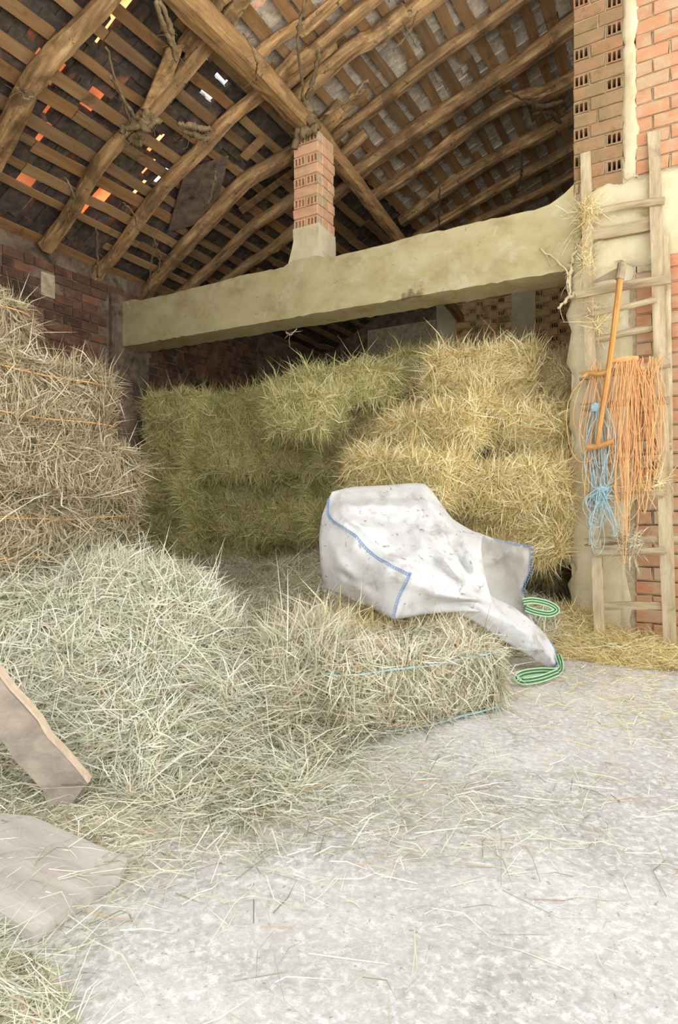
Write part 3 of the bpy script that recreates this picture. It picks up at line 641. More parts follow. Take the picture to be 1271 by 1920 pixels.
# ---- loose hay: heaps as height fields with stalks all over
def bump(x, y, cx, cy, a, b, A, p=2.0, rot=0.0):
    c, s = math.cos(math.radians(rot)), math.sin(math.radians(rot)); dx, dy = x-cx, y-cy
    X, Y = (c*dx+s*dy)/a, (-s*dx+c*dy)/b; r = (np.abs(X)**p+np.abs(Y)**p)
    return A*np.exp(-r)
def heap(name, label, Hf, x0, x1, y0, y1, nb, kind, seed, step=0.04, Lm=0.13, wr=(0.0026, 0.0064), up=0.22, cut=0.012):
    g = np.random.default_rng(seed); nx, ny = int((x1-x0)/step)+1, int((y1-y0)/step)+1
    X, Y = np.meshgrid(np.linspace(x0, x1, nx), np.linspace(y0, y1, ny)); H = Hf(X, Y); H = H+(0.25*H/(H+0.2))*0.35*fbm(X, Y, H*0.7, seed, 4, 1.3)
    H = np.maximum(H, 0.0)
    V = np.stack([X.ravel(), Y.ravel(), np.maximum(H.ravel()-0.045, H.ravel()*0.3)], 1); Fc = np.array(grid_faces(ny, nx)); hz = H.ravel()
    keep = Fc[(hz[Fc].max(1) > cut)]; tri = np.vstack([keep[:, [0,1,2]], keep[:, [0,2,3]]])
    used = np.unique(keep); mp = -np.ones(len(V), int); mp[used] = np.arange(len(used))
    ms, mc = HAY[kind]
    o = ob(name, mesh(name, V[used], mp[keep], mc, True)); tag(o, label, 'loose hay', kind='stuff')
    A, B, C = V[tri[:,0]], V[tri[:,1]], V[tri[:,2]]; N = np.cross(B-A, C-A); ar = np.linalg.norm(N, axis=1)/2; N /= (2*ar)[:, None]+1e-12
    f = g.choice(len(tri), nb, p=ar/ar.sum()); r1, r2 = np.sqrt(g.random(nb))[:, None], g.random(nb)[:, None]
    p = A[f]*(1-r1)+B[f]*r1*(1-r2)+C[f]*r1*r2; nr = N[f]
    t = g.normal(size=(nb, 3)); t = t+1.1*np.stack([fbm(p[:,0], p[:,1], p[:,2], seed+60+i, 2, 1.8) for i in range(3)], 1)
    t -= nr*(t*nr).sum(1)[:, None]; t /= np.linalg.norm(t, axis=1)[:, None]+1e-9
    out = np.abs(g.normal(size=nb))*up; far = g.random(nb) < 0.03; out[far] += g.uniform(0.2, 0.7, far.sum())
    L = g.gamma(4.0, Lm/4, nb)+0.05; w = g.uniform(*wr, nb)
    q = p+nr*(0.048-0.045*g.random(nb)**1.3)[:, None]*np.clip(p[:, 2:3]/0.06, 0.15, 1); q[:, 2] = np.maximum(q[:, 2], 0.004)
    dd = t+nr*out[:, None]; low = (q+dd/np.linalg.norm(dd, axis=1)[:, None]*L[:, None])[:, 2] < 0.004
    dd[low, 2] = np.abs(dd[low, 2])*0.1
    tag(ob('hay_stalks', blade_mesh('hay_stalks', q, dd, nr, L, w, ms, seed), o), kind='stuff')
    return o
def H_heap(x, y):
    return np.maximum.reduce([bump(x, y, -2.72, 2.15, 0.74, 0.47, 0.74, 5, 51.5), bump(x, y, -2.12, 2.35, 0.36, 0.36, 0.24, 3), bump(x, y, -2.35, 1.98, 0.50, 0.34, 0.22, 3, 51.5)])+bump(x, y, -2.0, 2.05, 0.62, 0.42, 0.05, 4)
heap('loose_hay_heap', 'big pale green heap of loose hay in front of the left stack', H_heap, -3.6, -1.0, 1.2, 3.4, 52000, 'mint', 3, 0.035)
def H_bed(x, y):
    return np.maximum.reduce([bump(x, y, -4.3, 5.6, 2.4, 1.3, 0.40, 4), bump(x, y, -3.3, 4.3, 1.2, 0.9, 0.30, 4), bump(x, y, -2.2, 3.3, 0.8, 0.7, 0.16, 4)])+bump(x, y, -2.1, 5.4, 1.6, 0.6, 0.25, 4)
heap('loose_hay_bed', 'trampled bed of loose hay in front of the back stack', H_bed, -6.6, -0.9, 2.6, 6.3, 60000, 'pale', 5, 0.06)
def H_slump(x, y): return np.maximum(bump(x, y, -1.78, 2.68, 0.30, 0.26, 0.44, 3, 20), bump(x, y, -1.72, 2.45, 0.20, 0.16, 0.14, 3))
heap('loose_hay_tuft', 'tousled pale tuft spilling from the left end of the front bale', H_slump, -2.3, -1.1, 2.0, 3.2, 14000, 'pale', 8, 0.03, 0.17)
def H_right(x, y): return bump(x, y, -0.75, 5.15, 0.75, 0.45, 0.09, 4)+bump(x, y, -1.1, 5.5, 0.5, 0.3, 0.16, 3)
heap('loose_hay_drift', 'thin drift of hay at the foot of the ladder and pier', H_right, -1.9, 0.5, 4.4, 5.65, 15000, 'gold', 12, 0.05, 0.12)
def H_dark(x, y): return bump(x, y, -2.55, 1.50, 0.32, 0.20, 0.20, 3)
heap('loose_hay_clump', 'dark green clump of hay under the leaning plank', H_dark, -3.1, -2.1, 1.1, 1.9, 7000, 'mint', 14, 0.03, 0.10)
def H_corner(x, y): return bump(x, y, -1.50, 0.66, 0.34, 0.20, 0.035, 3)
heap('loose_hay_wisp', 'wisp of straw in the lower left corner below the flat board', H_corner, -2.0, -1.0, 0.35, 1.0, 4500, 'mint', 16, 0.03, 0.11, (0.0018, 0.0034), 0.15, 0.006)
# stalks strewn over the bare floor
def strew(name, label, n, fx, kind, seed, Lm=0.10):
    g = np.random.default_rng(seed); p = fx(g, n); n = len(p); a = g.normal(0.35, 0.9, n)+np.where(g.random(n) < 0.3, 1.5, 0)
    d = np.stack([np.cos(a), np.sin(a), g.normal(size=n)*0.03], 1); q = np.column_stack([p, g.uniform(0.003, 0.010, n)])
    L = g.gamma(2.2, Lm/2.2, n)+0.02; d[:, 2] = np.abs(d[:, 2]); nr = np.tile([0, 0, -0.3], (n, 1))
    o = ob(name, blade_mesh(name, q, d, nr, L, g.uniform(0.0018, 0.0038, n), HAY[kind][0], seed)); tag(o, label, 'straw', kind='stuff')
    V = np.empty(len(o.data.vertices)*3, np.float32); o.data.vertices.foreach_get('co', V); V[2::3] = np.clip(V[2::3], 0.002, 0.05); o.data.vertices.foreach_set('co', V)
def f_apron(g, n):
    p = np.column_stack([g.normal(-1.75, 0.42, n), g.normal(1.85, 0.32, n)]); p2 = np.column_stack([g.normal(-1.2, 0.5, n//2), g.normal(2.1, 0.25, n//2)])
    p = np.vstack([p, p2]); return p[(p[:, 1] > 0.9)]
strew('strewn_stalks', 'pale green stalks strewn over the floor before the heap', 3600, f_apron, 'mint', 21)
def f_floor(g, n): return np.column_stack([g.uniform(-2.0, 0.9, n), g.uniform(0.5, 4.6, n)])
strew('strewn_stalks', 'sparse single stalks lying across the bare concrete', 420, f_floor, 'pale', 22, 0.12)
def f_right(g, n): return np.column_stack([g.normal(-0.35, 0.5, n), g.normal(4.1, 0.65, n)])
strew('strewn_stalks', 'brownish chaff on the floor between bag and ladder', 1900, f_right, 'gold', 23, 0.07)
def f_left(g, n): return np.column_stack([g.normal(-1.95, 0.28, n), g.normal(1.30, 0.20, n)])
strew('strewn_stalks', 'tangle of stalks around the foot of the leaning plank', 2600, f_left, 'pale', 24)

# =================================================================== WHITE BULK BAG
GRID = np.array([
 [(622,922,4.10),(660,913,4.25),(720,910,4.33),(797,908,4.35),(848,972,4.28),(905,1006,4.15)],
 [(604,965,3.95),(642,962,3.84),(722,962,3.98),(800,968,4.02),(852,1006,3.96),(902,1030,3.92)],
 [(598,1010,3.90),(668,1004,3.70),(748,1030,3.66),(812,1040,3.72),(862,1056,3.76),(908,1072,3.82)],
 [(601,1060,3.90),(662,1068,3.68),(768,1074,3.44),(818,1100,3.60),(868,1108,3.72),(918,1112,3.80)],
 [(606,1103,3.95),(674,1130,3.74),(738,1160,3.42),(800,1152,3.60),(868,1147,3.70),(930,1150,3.82)]], float)
BASE = P(800, 1150, 3.8); BASE[2] = 0.4
bagt = thing('bulk_bag', 'crumpled white woven bulk bag with blue seams slumped over the front bales', 'bag', tuple(BASE))
def cr(Q, s):
    n = len(Q); i = min(max(int(math.floor(s)), 0), n-2); t = s-i
    a = Q[max(i-1, 0)] if i > 0 else 2*Q[0]-Q[1]; d = Q[i+2] if i+2 < n else 2*Q[n-1]-Q[n-2]; b, c = Q[i], Q[i+1]
    return 0.55*(0.5*((2*b)+(-a+c)*t+(2*a-5*b+4*c-d)*t*t+(-a+3*b-3*c+d)*t**3))+0.45*(b+(c-b)*t)
G3 = np.array([[P(*c) for c in r] for r in GRID])
def bag_pt(r, c): return cr(np.array([cr(G3[i], c) for i in range(len(G3))]), r)
TO_CAM = np.array([0.5, -R3, 0.12])
def wrinkle(p, seed=1, amp=0.026):
    x, y, z = p[..., 0], p[..., 1], p[..., 2]
    f = fbm(x, y, z, seed, 2, 1.3); r = 1-np.abs(np.sin(4.2*(x*0.7+z*1.1)+3*f)); r2 = 1-np.abs(np.sin(7.0*(x*0.9-z*0.8+0.3*y)+2.5*f))
    r3 = 1-np.abs(np.sin(15*(x*0.5+z*1.0+0.6*y)+4*f)); r4 = 1-np.abs(np.sin(19*(x*1.1-z*0.5)+5*f))
    return amp*(1.5*r**4+1.1*r2**4+0.5*f+0.42*r3**5+0.36*r4**5)
NR, NC = 44, 56
Q = np.array([[bag_pt(r, c) for c in np.linspace(0, 5, NC)] for r in np.linspace(0, 4, NR)])
rr, cc = np.meshgrid(np.linspace(0, 1, NR), np.linspace(0, 1, NC), indexing='ij'); edge = np.minimum(1, 6*np.minimum(np.minimum(rr, 1-rr), np.minimum(cc, 1-cc)))
def folds(r, c, lst):
    h = np.zeros_like(r)
    for a, b, w, amp in lst:
        a, b = np.array(a), np.array(b); d = b-a; L2 = d.dot(d); t = np.clip(((r-a[0])*d[0]+(c-a[1])*d[1])/L2, 0, 1)
        dist = np.hypot(r-a[0]-t*d[0], (c-a[1]-t*d[1])*1.15); taper = 0.25+0.75*np.sin(np.pi*np.clip(t, 0.06, 0.94))
        h += amp*taper*np.maximum(0, 1-dist/w)**1.4
    return h
FOLD = [((0.75,0.5),(0.85,3.0),0.28,0.05), ((0.9,3.0),(1.6,3.9),0.25,0.04), ((1.05,0.75),(2.3,1.35),0.22,-0.035), ((1.3,1.6),(2.6,2.6),0.25,0.035), ((1.5,2.6),(2.9,4.2),0.22,0.045), ((1.2,3.6),(2.6,4.7),0.24,-0.05),
        ((2.2,3.0),(3.1,4.6),0.2,-0.035), ((3.2,2.6),(3.4,4.9),0.26,0.06), ((3.7,2.4),(3.6,4.4),0.22,-0.03), ((0.4,4.2),(3.0,4.6),0.2,0.045), ((2.3,0.3),(3.6,1.2),0.25,0.03), ((3.1,0.4),(3.6,1.7),0.2,-0.03), ((0.3,1.2),(0.5,2.8),0.2,-0.025), ((2.6,0.5),(3.4,0.6),0.18,0.025)]
Qf = Q+((wrinkle(Q)+1.5*folds(rr*4, cc*5, FOLD))*edge)[..., None]*TO_CAM
def bag_surf(r, c):
    i, j = r/4*(NR-1), c/5*(NC-1); i0, j0 = min(int(i), NR-2), min(int(j), NC-2); a, b = i-i0, j-j0
    return (Qf[i0,j0]*(1-a)*(1-b)+Qf[i0+1,j0]*a*(1-b)+Qf[i0,j0+1]*(1-a)*b+Qf[i0+1,j0+1]*a*b)
cen = Q.mean((0, 1)); prof = (np.sin(np.pi*rr)*np.sin(np.pi*np.clip(cc*0.9+0.05, 0, 1)))**0.45
Qb = cen+(Q-cen)*np.where(prof > 0, 1.0, 1.0)[..., None]; back = np.array([-0.5, R3, 0.0])
Qb = Q*(1-0.12*prof[..., None])+cen*0.12*prof[..., None]+back*(0.42*prof)[..., None]; Qb[..., 2] = np.maximum(Qb[..., 2], 0.40)
n = NR*NC; V = np.vstack([Qf.reshape(-1, 3), Qb.reshape(-1, 3)])-BASE
Fc = [f[::-1] for f in grid_faces(NR, NC)]+[tuple(i+n for i in f) for f in grid_faces(NR, NC)]
B = [j for j in range(NC)]+[i*NC+NC-1 for i in range(1, NR)]+[(NR-1)*NC+j for j in range(NC-2, -1, -1)]+[i*NC for i in range(NR-2, 0, -1)]
Fc += [(B[k], B[(k+1) % len(B)], B[(k+1) % len(B)]+n, B[k]+n) for k in range(len(B))]
ob('bag_body', mesh('bag_body', V, Fc, M_bag, True), bagt)
def sheet(name, rows, nr, nc, amp, seed, th=0.004, parent=bagt, m=M_bag, lean=TO_CAM):
    G = np.array([[P(*c) for c in r] for r in rows])
    Q = np.array([[cr(np.array([cr(G[i], c) for i in range(len(G))]), r) for c in np.linspace(0, G.shape[1]-1, nc)] for r in np.linspace(0, G.shape[0]-1, nr)])
    Q = Q+wrinkle(Q, seed, amp)[..., None]*lean; n = nr*nc
    V = np.vstack([Q.reshape(-1, 3), (Q-lean*th).reshape(-1, 3)])-BASE
    B = [j for j in range(nc)]+[i*nc+nc-1 for i in range(1, nr)]+[(nr-1)*nc+j for j in range(nc-2, -1, -1)]+[i*nc for i in range(nr-2, 0, -1)]
    Fc = [f[::-1] for f in grid_faces(nr, nc)]+[tuple(i+n for i in f) for f in grid_faces(nr, nc)]+[(B[k], B[(k+1) % len(B)], B[(k+1) % len(B)]+n, B[k]+n) for k in range(len(B))]
    ob(name, mesh(name, V, Fc, m, True), parent); return Q
Qflap = sheet('mouth_flap', [[(880,994,4.24),(935,1013,4.26),(994,1024,4.20)],[(884,1040,4.26),(945,1062,4.34),(992,1072,4.22)],[(890,1085,4.22),(942,1102,4.30),(978,1108,4.24)],[(900,1128,4.16),(945,1138,4.26),(1003,1180,4.22)]], 22, 20, 0.03, 4, m=M_bagin_shade)
Qtail = sheet('tail_panel', [[(876,1078,3.88),(922,1118,3.98),(962,1138,4.04),(1006,1172,4.10),(1034,1206,4.12),(1047,1240,4.12)],
                    [(862,1108,3.68),(905,1140,3.76),(952,1168,3.84),(996,1198,3.93),(1024,1228,4.0),(1042,1247,4.06)],
                    [(846,1146,3.72),(890,1166,3.80),(942,1200,3.88),(985,1226,3.96),(1012,1244,4.02),(1036,1254,4.06)]], 16, 40, 0.014, 6)
# seams: two running threads with slanting stitches between them
def seam(pts, name, gap=0.013):
    pts = np.asarray(pts); out = np.asarray(TO_CAM)*0.007; T = np.gradient(pts, axis=0); T /= np.linalg.norm(T, axis=1)[:, None]+1e-9
    s = np.cross(T, TO_CAM); s /= np.linalg.norm(s, axis=1)[:, None]+1e-9
    A, Bq = pts+out, pts+out+s*gap; parts = [tube(A-BASE, 0.0026, 4), tube(Bq-BASE, 0.0014, 4)]
    acc = np.concatenate([[0], np.cumsum(np.linalg.norm(np.diff(pts, axis=0), axis=1))]); k = 0.0
    while k < acc[-1]-0.012:
        a = np.array([np.interp(k, acc, A[:, i]) for i in range(3)]); b2 = np.array([np.interp(k+0.008, acc, Bq[:, i]) for i in range(3)])
        parts.append(tube(np.array([a, b2])-BASE, 0.0019, 4)); k += 0.018
    ob(name, mesh(name, *join(parts), M_blue), bagt)['label'] = 'blue overlock stitching'
seam([bag_surf(r, c) for r, c in spline([(0.3,0.02),(1.0,0.35),(2.0,1.0),(2.6,1.5),(2.97,1.9),(3.0,2.05)], 60)], 'seam')
seam([bag_surf(r, c) for r, c in spline([(2.98,2.04),(3.3,1.98),(3.6,1.95),(3.98,2.0)], 24)], 'seam')
seam(Qflap[0, 8:], 'seam'); seam(Qflap[:16, -1], 'seam', -0.018); seam(Qtail[0, 30:], 'seam'); seam(Qtail[:, -1], 'seam')
# lifting loops
def strap(px, w, name='lifting_loop'):
    q = spline([P(*c) for c in px], 34)-BASE; up = np.array([0.25, -0.35, 0.9]); T = np.gradient(q, axis=0); T /= np.linalg.norm(T, axis=1)[:, None]
    s = np.cross(T, np.array([0.5, -R3, 0.3])); s /= np.linalg.norm(s, axis=1)[:, None]
    for k in range(1, len(s)):
        if s[k].dot(s[k-1]) < 0: s[k] = -s[k]
    def rib(lo, hi, off):
        nr = np.cross(T, s); V = np.vstack([q+s*lo+nr*off, q+s*hi+nr*off, q+s*hi-nr*off, q+s*lo-nr*off]); n = len(q)
        return V, [(i+a*n, i+1+a*n, i+1+((a+1) % 4)*n, i+((a+1) % 4)*n) for i in range(n-1) for a in range(4)]
    o = ob(name, mesh(name, *rib(-w/2, w/2, 0.0018), M_green), bagt); o['label'] = 'green webbing loop with dark stripes'
    for c in (-0.2, 0.2): ob('stripe', mesh('stripe', *rib(c*w-0.0055, c*w+0.0055, 0.0026), M_dkgreen), o)
strap([(980,1128,4.18),(1000,1126,4.22),(1028,1132,4.28),(1044,1143,4.3),(1030,1151,4.26),(1004,1147,4.22),(985,1140,4.2)], 0.045)
strap([(1046,1228,4.06),(1051,1246,4.05),(1047,1258,3.88),(1015,1258,3.82),(984,1262,3.76),(970,1270,3.70),(982,1277,3.66),(1015,1272,3.70),(1047,1260,3.84)], 0.045)

# =================================================================== LADDER AND THINGS ON IT
def lad(u, v, out=0.0):
    z = 1.8
    for _ in range(8): y = 5.16+0.105*z-out; p = on_y(u, v, y); z = p[2]
    return p
ladder = thing('wooden_ladder', 'tall home-made wooden ladder leaning on the brick wall', 'ladder', tuple(lad(1190, 1190)*np.array([1,1,0])))
LB = np.array(ladder.location)
def lp(px, w, t=0.05, name='rail', m=None, out=0.0, seed=0, rnd=False):
    pts = spline([lad(u, v, out) for u, v in px], 12); D = 4.8
    W = w/F*D
    if rnd: me = mesh(name, *tube(pts-LB, W/2*np.ones(12), 8, 0.05, 2.2, seed=seed), m or M_rung)
    else:
        d = pts[-1]-pts[0]; V, Fc = [], []
        s = np.array([1.0, 0, 0]) if abs(d[2]) > abs(d[0]) else np.array([0, 0, 1.0]); g = np.random.default_rng(seed)
        for p in pts:
            ww = W*(1+g.normal()*0.04); o2 = np.array([0, t/2, 0])
            V += [p-s*ww/2-o2-LB, p+s*ww/2-o2-LB, p+s*ww/2+o2-LB, p-s*ww/2+o2-LB]
        Fc = [(i*4+j, i*4+(j+1) % 4, i*4+4+(j+1) % 4, i*4+4+j) for i in range(11) for j in range(4)]+[(3,2,1,0),(44,45,46,47)]
        me = mesh(name, V, Fc, m or M_ladder)
    return ob(name, me, ladder)
lp([(1098,288),(1104,560),(1111,800),(1114,1022)], 19, seed=1); lp([(1118,1012),(1121,1100),(1125,1200)], 18, seed=2, out=-0.01)
lp([(1226,248),(1233,520),(1243,850),(1257,1228)], 21, seed=3); lp([(1249,440),(1254,700),(1256,965)], 11, 0.03, 'batten', seed=4, out=-0.05); lp([(1192,262),(1193,345)], 20, 0.05, 'batten', seed=5, out=-0.10)
for k, (a, b, w, rd) in enumerate([((1080,404),(1246,376),14,True),((1098,442),(1232,418),24,False),((1080,553),(1258,523),17,True),((1106,588),(1230,561),11,True),((1108,640),(1240,612),14,True),
        ((1086,706),(1256,680),16,True),((1088,764),(1256,750),14,True),((1098,842),(1260,832),18,False),((1104,872),(1240,858),12,True),((1104,932),(1244,924),16,True),((1096,1017),(1274,1013),16,True),((1116,1036),(1246,1032),13,True),((1118,1138),(1254,1136),14,False)]):
    mid = ((a[0]+b[0])/2, (a[1]+b[1])/2+(2 if k % 2 else -2)); lp([a, mid, b], w, 0.04, 'rung', M_rung, 0.045 if rd and k % 3 != 1 else -0.02, 20+k, rd)
# pale board standing behind the bottom rungs
def on_wallish(u, v, y): return on_y(u, v, y)
q0, q1 = on_y(1147, 1040, 5.50), on_y(1147, 1200, 5.42); q1[2] = 0.0
tag(ob('white_board', mesh('white_board', *plank(q1, q0, 0.14, 0.02, (0.2,-1,0), 6, 0.003, 3), M_plaster)), 'pale painted board standing behind the ladder foot', 'board')
# scythe hung on the ladder, blade up
sc = thing('scythe', 'old scythe hanging blade-up on the ladder with wooden handle and grips', 'scythe', tuple(lad(1130, 840, 0.20)))
SB = np.array(sc.location)
def sp(px, out=0.20): return spline([lad(u, v, out) for u, v in px], 24)-SB
ob('handle', mesh('handle', *tube(sp([(1164,508),(1158,560),(1150,625),(1140,700),(1130,765),(1119,836)]), np.linspace(0.026, 0.019, 24), 8, 0.02), M_snath), sc)
ob('grip', mesh('grip', *tube(sp([(1093,706),(1104,700),(1120,701),(1138,698)]), np.linspace(0.016, 0.022, 24), 8, 0.03), M_snath), sc)
ob('grip', mesh('grip', *tube(sp([(1100,838),(1112,838),(1130,834),(1150,826)]), np.linspace(0.024, 0.019, 24), 8, 0.03), M_snath), sc)
ob('ferrule', mesh('ferrule', *tube(sp([(1166,494),(1164,510),(1161,524)]), 0.034, 10, 0.02), M_steel), sc)
bl = [lad(1166, 498, 0.19), lad(1140, 511, 0.14), lad(1112, 527, 0.07), lad(1106, 534, 0.06)]; bl2 = [lad(1164, 522, 0.19), lad(1140, 525, 0.14), lad(1112, 531, 0.07), lad(1106, 535, 0.06)]
A, Bq = spline(bl, 14)-SB, spline(bl2, 14)-SB; off = np.array([0, 0.004, 0]); V = np.vstack([A, Bq, Bq+off, A+off]); n = 14
ob('blade', mesh('blade', V, [(i+a*n, i+1+a*n, i+1+((a+1) % 4)*n, i+((a+1) % 4)*n) for i in range(n-1) for a in range(4)]+[(0,n,2*n,3*n),(n-1,4*n-1,3*n-1,2*n-1)], M_steel), sc)
# twine hanks on the ladder
def hank(name, label, loops, m, r=0.0032, seed=0, group=None, knot=None, out=0.10):
    g = np.random.default_rng(seed); base = lad(loops[0][0], loops[0][1], out); o = thing(name, label, 'twine', tuple(base), group); B0 = np.array(base); parts = []
    for (u0, v0, u1, v1, n) in loops:
        for _ in range(n):
            a, w = g.normal()*6, abs(g.normal())*10+3; dv = g.normal()*42; oo = out+g.uniform(-0.03, 0.05)
            um = (u0+u1)/2+g.normal()*6; bot = v1+dv
            px = [(u0+a, v0+g.normal()*3), (um-w+g.normal()*3, v0+(bot-v0)*0.35), (u1-w+g.normal()*4, v0+(bot-v0)*0.8), (u1+g.normal()*3, bot), (u1+w+g.normal()*4, v0+(bot-v0)*0.8), (um+w+g.normal()*3, v0+(bot-v0)*0.35), (u0+a+g.normal()*4, v0+g.normal()*3)]
            if g.random() < 0.35: px = px[:4]
            q = spline([lad(u, v, oo+g.normal()*0.008) for u, v in px], 22)-B0; parts.append(tube(q, r, 4, cap=False))
    ob('strands', mesh('strands', *join(parts), m), o)['kind'] = 'stuff'
    if knot:
        for u, v, w, h in knot:
            c = lad(u, v, out+0.02)-B0; W = w/F*4.8
            ob('binding', mesh('binding', *tube(np.array([c-np.array([W/2, 0, 0]), c, c+np.array([W/2, 0, 0])]), h/2/F*4.8, 8, 0.12), m), o)
    return o
hank('orange_twine_hank', 'thick hank of orange baling twine hanging at the middle of the ladder', [(1160,676,1150,860,10),(1175,672,1168,900,12),(1185,672,1180,960,10),(1195,674,1192,880,8),(1170,676,1172,985,6)], M_orange, 0.0026, 1, 'twine hung on the ladder', [(1172,674,44,10)])
hank('orange_twine_hank', 'loose orange twine loops hanging at the right rail of the ladder', [(1222,670,1230,870,7),(1236,668,1240,840,5),(1210,690,1222,900,7),(1200,680,1206,930,6)], M_orange, 0.0026, 2, 'twine hung on the ladder')
hank('orange_twine_hank', 'few orange strands hanging at the left rail of the ladder', [(1114,680,1096,850,4),(1112,690,1104,900,3)], M_orange, 0.003, 3, 'twine hung on the ladder')
hank('blue_twine_hank', 'light blue baling twine bundle hanging under the scythe', [(1118,758,1122,915,9),(1132,770,1136,900,6),(1128,915,1118,990,12),(1135,915,1150,985,9)], M_ltblue, 0.0028, 4, 'twine hung on the ladder', [(1116,764,13,16),(1130,917,18,9)], 0.115)
q = spline([on_z(u, v, 0.012) for u, v in ((1172,1228),(1190,1224),(1225,1236),(1262,1240),(1290,1238))], 30); B0 = q[0]
tag(ob('twine_piece', mesh('twine_piece', *tube(q-B0, 0.0045, 5), M_orange), None, tuple(B0)), 'orange twine end lying on the floor at the ladder foot', 'twine')

# =================================================================== BOARDS ON THE LEFT
p_lo, p_hi = P(128, 1496, 2.24), P(-60, 1270, 2.18)
plk = thing('leaning_plank', 'brown wooden plank leaning out of the hay at the left edge', 'plank', (p_lo[0], p_lo[1], 0.0)); KB = np.array(plk.location)
d = p_hi-p_lo; d /= np.linalg.norm(d); nf = np.array([0.5, -R3, 0.25]); nf -= d*nf.dot(d); nf /= np.linalg.norm(nf); sv = np.cross(d, nf); sv = sv if sv[2] > 0 else -sv
lo, hi = p_lo+d*0.0, p_hi+d*0.1
def prism(c0, c1, wv, tv, w0, w1, t, n=10, seed=0, wob=0.004):
    g = np.random.default_rng(seed); V = []
    for i in range(n):
        c = c0+(c1-c0)*i/(n-1); a = g.normal()*wob
        V += [c+wv*(w0+a)-tv*t/2, c+wv*(w1+a)-tv*t/2, c+wv*(w1+a)+tv*t/2, c+wv*(w0+a)+tv*t/2]
    return V, [(i*4+j, i*4+(j+1) % 4, i*4+4+(j+1) % 4, i*4+4+j) for i in range(n-1) for j in range(4)]+[(3,2,1,0), tuple(4*n-4+j for j in range(4))]
ob('plank_face', mesh('plank_face', *prism(lo-KB, hi-KB, sv, nf, -0.045, 0.085, 0.035, seed=1), M_plank), plk)
o = ob('plank_edge', mesh('plank_edge', *prism(lo-KB-nf*0.018, hi-KB-nf*0.018, sv, nf, 0.085, 0.092, 0.05, seed=2, wob=0.003), M_edge_lit), plk); o['label'] = 'pale top edge with its light in the colour'
c4 = [on_z(u, v, 0.03) for u, v in ((-70,1520),(60,1532),(150,1572),(240,1612),(225,1640),(150,1690),(62,1752),(-20,1700),(-140,1640))]
ctr = sum(c4)/len(c4); n = len(c4)
V = [(p[0]-ctr[0], p[1]-ctr[1], 0.034) for p in c4]+[(p[0]-ctr[0], p[1]-ctr[1], 0.002) for p in c4]
tag(ob('flat_board', mesh('flat_board', V, [tuple(range(n))[::-1], tuple(n+i for i in range(n))]+[(i, (i+1) % n, n+(i+1) % n, n+i) for i in range(n)], M_board), None, (ctr[0], ctr[1], 0)), 'weathered grey board with rusty edge lying flat on the floor', 'board')

# =================================================================== COBWEBS
def web(label, strands, m=M_web, r=0.012, seed=0, fray=6, name='cobweb', plane=None):
    g = np.random.default_rng(seed); parts = []; first = None
    for px in strands:
        pts = [np.array(c, float) for c in px]
        if first is None: first = pts[0]
        q = spline(pts, 18); rr = r*(0.5+0.5*np.abs(np.sin(np.linspace(0.4, 2.6, 18))))*g.uniform(0.6, 1.2); q = q+g.normal(size=q.shape)*0.006
        parts.append(tube(q-first, rr, 6, 0.25, seed=seed))
        for _ in range(fray):
            i = g.integers(1, 17); e = q[i]+g.normal(size=3)*0.06+np.array([0, 0, -0.05]); mdl = (q[i]+e)/2+g.normal(size=3)*0.02
            parts.append(tube(spline([q[i], mdl, e], 6)-first, 0.0022, 4, cap=False))
    o = ob(name, mesh(name, *join(parts), m, True), None, tuple(first)); tag(o, label, 'cobweb', 'dusty cobwebs in the barn'); return o
def rf(u, v, drop=0.1): p = on_roof(u, v); return p*(1-0.02)+np.array([0, 0, -drop+0.02*p[2]])*0+(p-np.array([0, 0, CH]))*0-0
def rp(u, v, s=0.96): p = on_roof(u, v); c = np.array([0, 0, CH]); return c+(p-c)*s
web('thick dusty cobweb rope beside the purlin at the top of the roof', [[rp(290,0), rp(310,55), rp(333,100)], [rp(300,0), rp(322,60), rp(330,115)]], r=0.03, seed=1)
web('dusty cobweb rope slanting to the knot on the second left rafter', [[rp(198,85), rp(215,145), rp(236,205), rp(250,240)], [rp(205,140), rp(228,180), rp(262,235)]], r=0.02, seed=2)
web('matted cobweb knot wrapped round the second left rafter', [[rp(225,245,.95), rp(262,235,.94), rp(300,225,.95)], [rp(240,262,.95), rp(265,245,.94), rp(285,215,.95)], [rp(255,270,.95), rp(268,240,.94), rp(275,205,.95)]], r=0.055, seed=3, fray=14)
web('cobweb strand hanging over the left side wall', [[rp(180,420), rp(183,470), rp(184,520)]], r=0.012, seed=4)
web('cobweb strand hanging before the fibre sheet', [[rp(405,320), rp(400,350), rp(390,385)]], r=0.014, seed=5)
web('cobweb strands dangling below the third left rafter', [[rp(290,450), rp(284,490), rp(280,525)], [rp(292,455), rp(300,480), rp(296,510)]], r=0.012, seed=6)
web('matted cobweb wrapped round the head of the brick post', [[(-3.80,5.58,5.10),(-3.72,5.56,5.26),(-3.62,5.5,5.42),(-3.55,5.45,5.62)], [(-3.5,5.58,5.2),(-3.56,5.54,5.32),(-3.6,5.48,5.55)], [(-3.82,5.6,5.3),(-3.66,5.55,5.22),(-3.48,5.6,5.26)]], r=0.05, seed=7, fray=16)
web('cobweb rope rising from the post head towards the roof', [[rp(570,190), rp(562,120), rp(560,60), rp(572,0)], [rp(575,185), rp(590,140), rp(600,90)]], r=0.02, seed=8)
web('cobweb strand hanging from a right-hand rafter near the beam', [[rp(824,350), rp(823,400), rp(824,430)]], r=0.012, seed=9)
web('short cobweb strand dangling below the rafters near the pier', [[rp(975,280), rp(978,320), rp(972,350)]], r=0.014, seed=10)
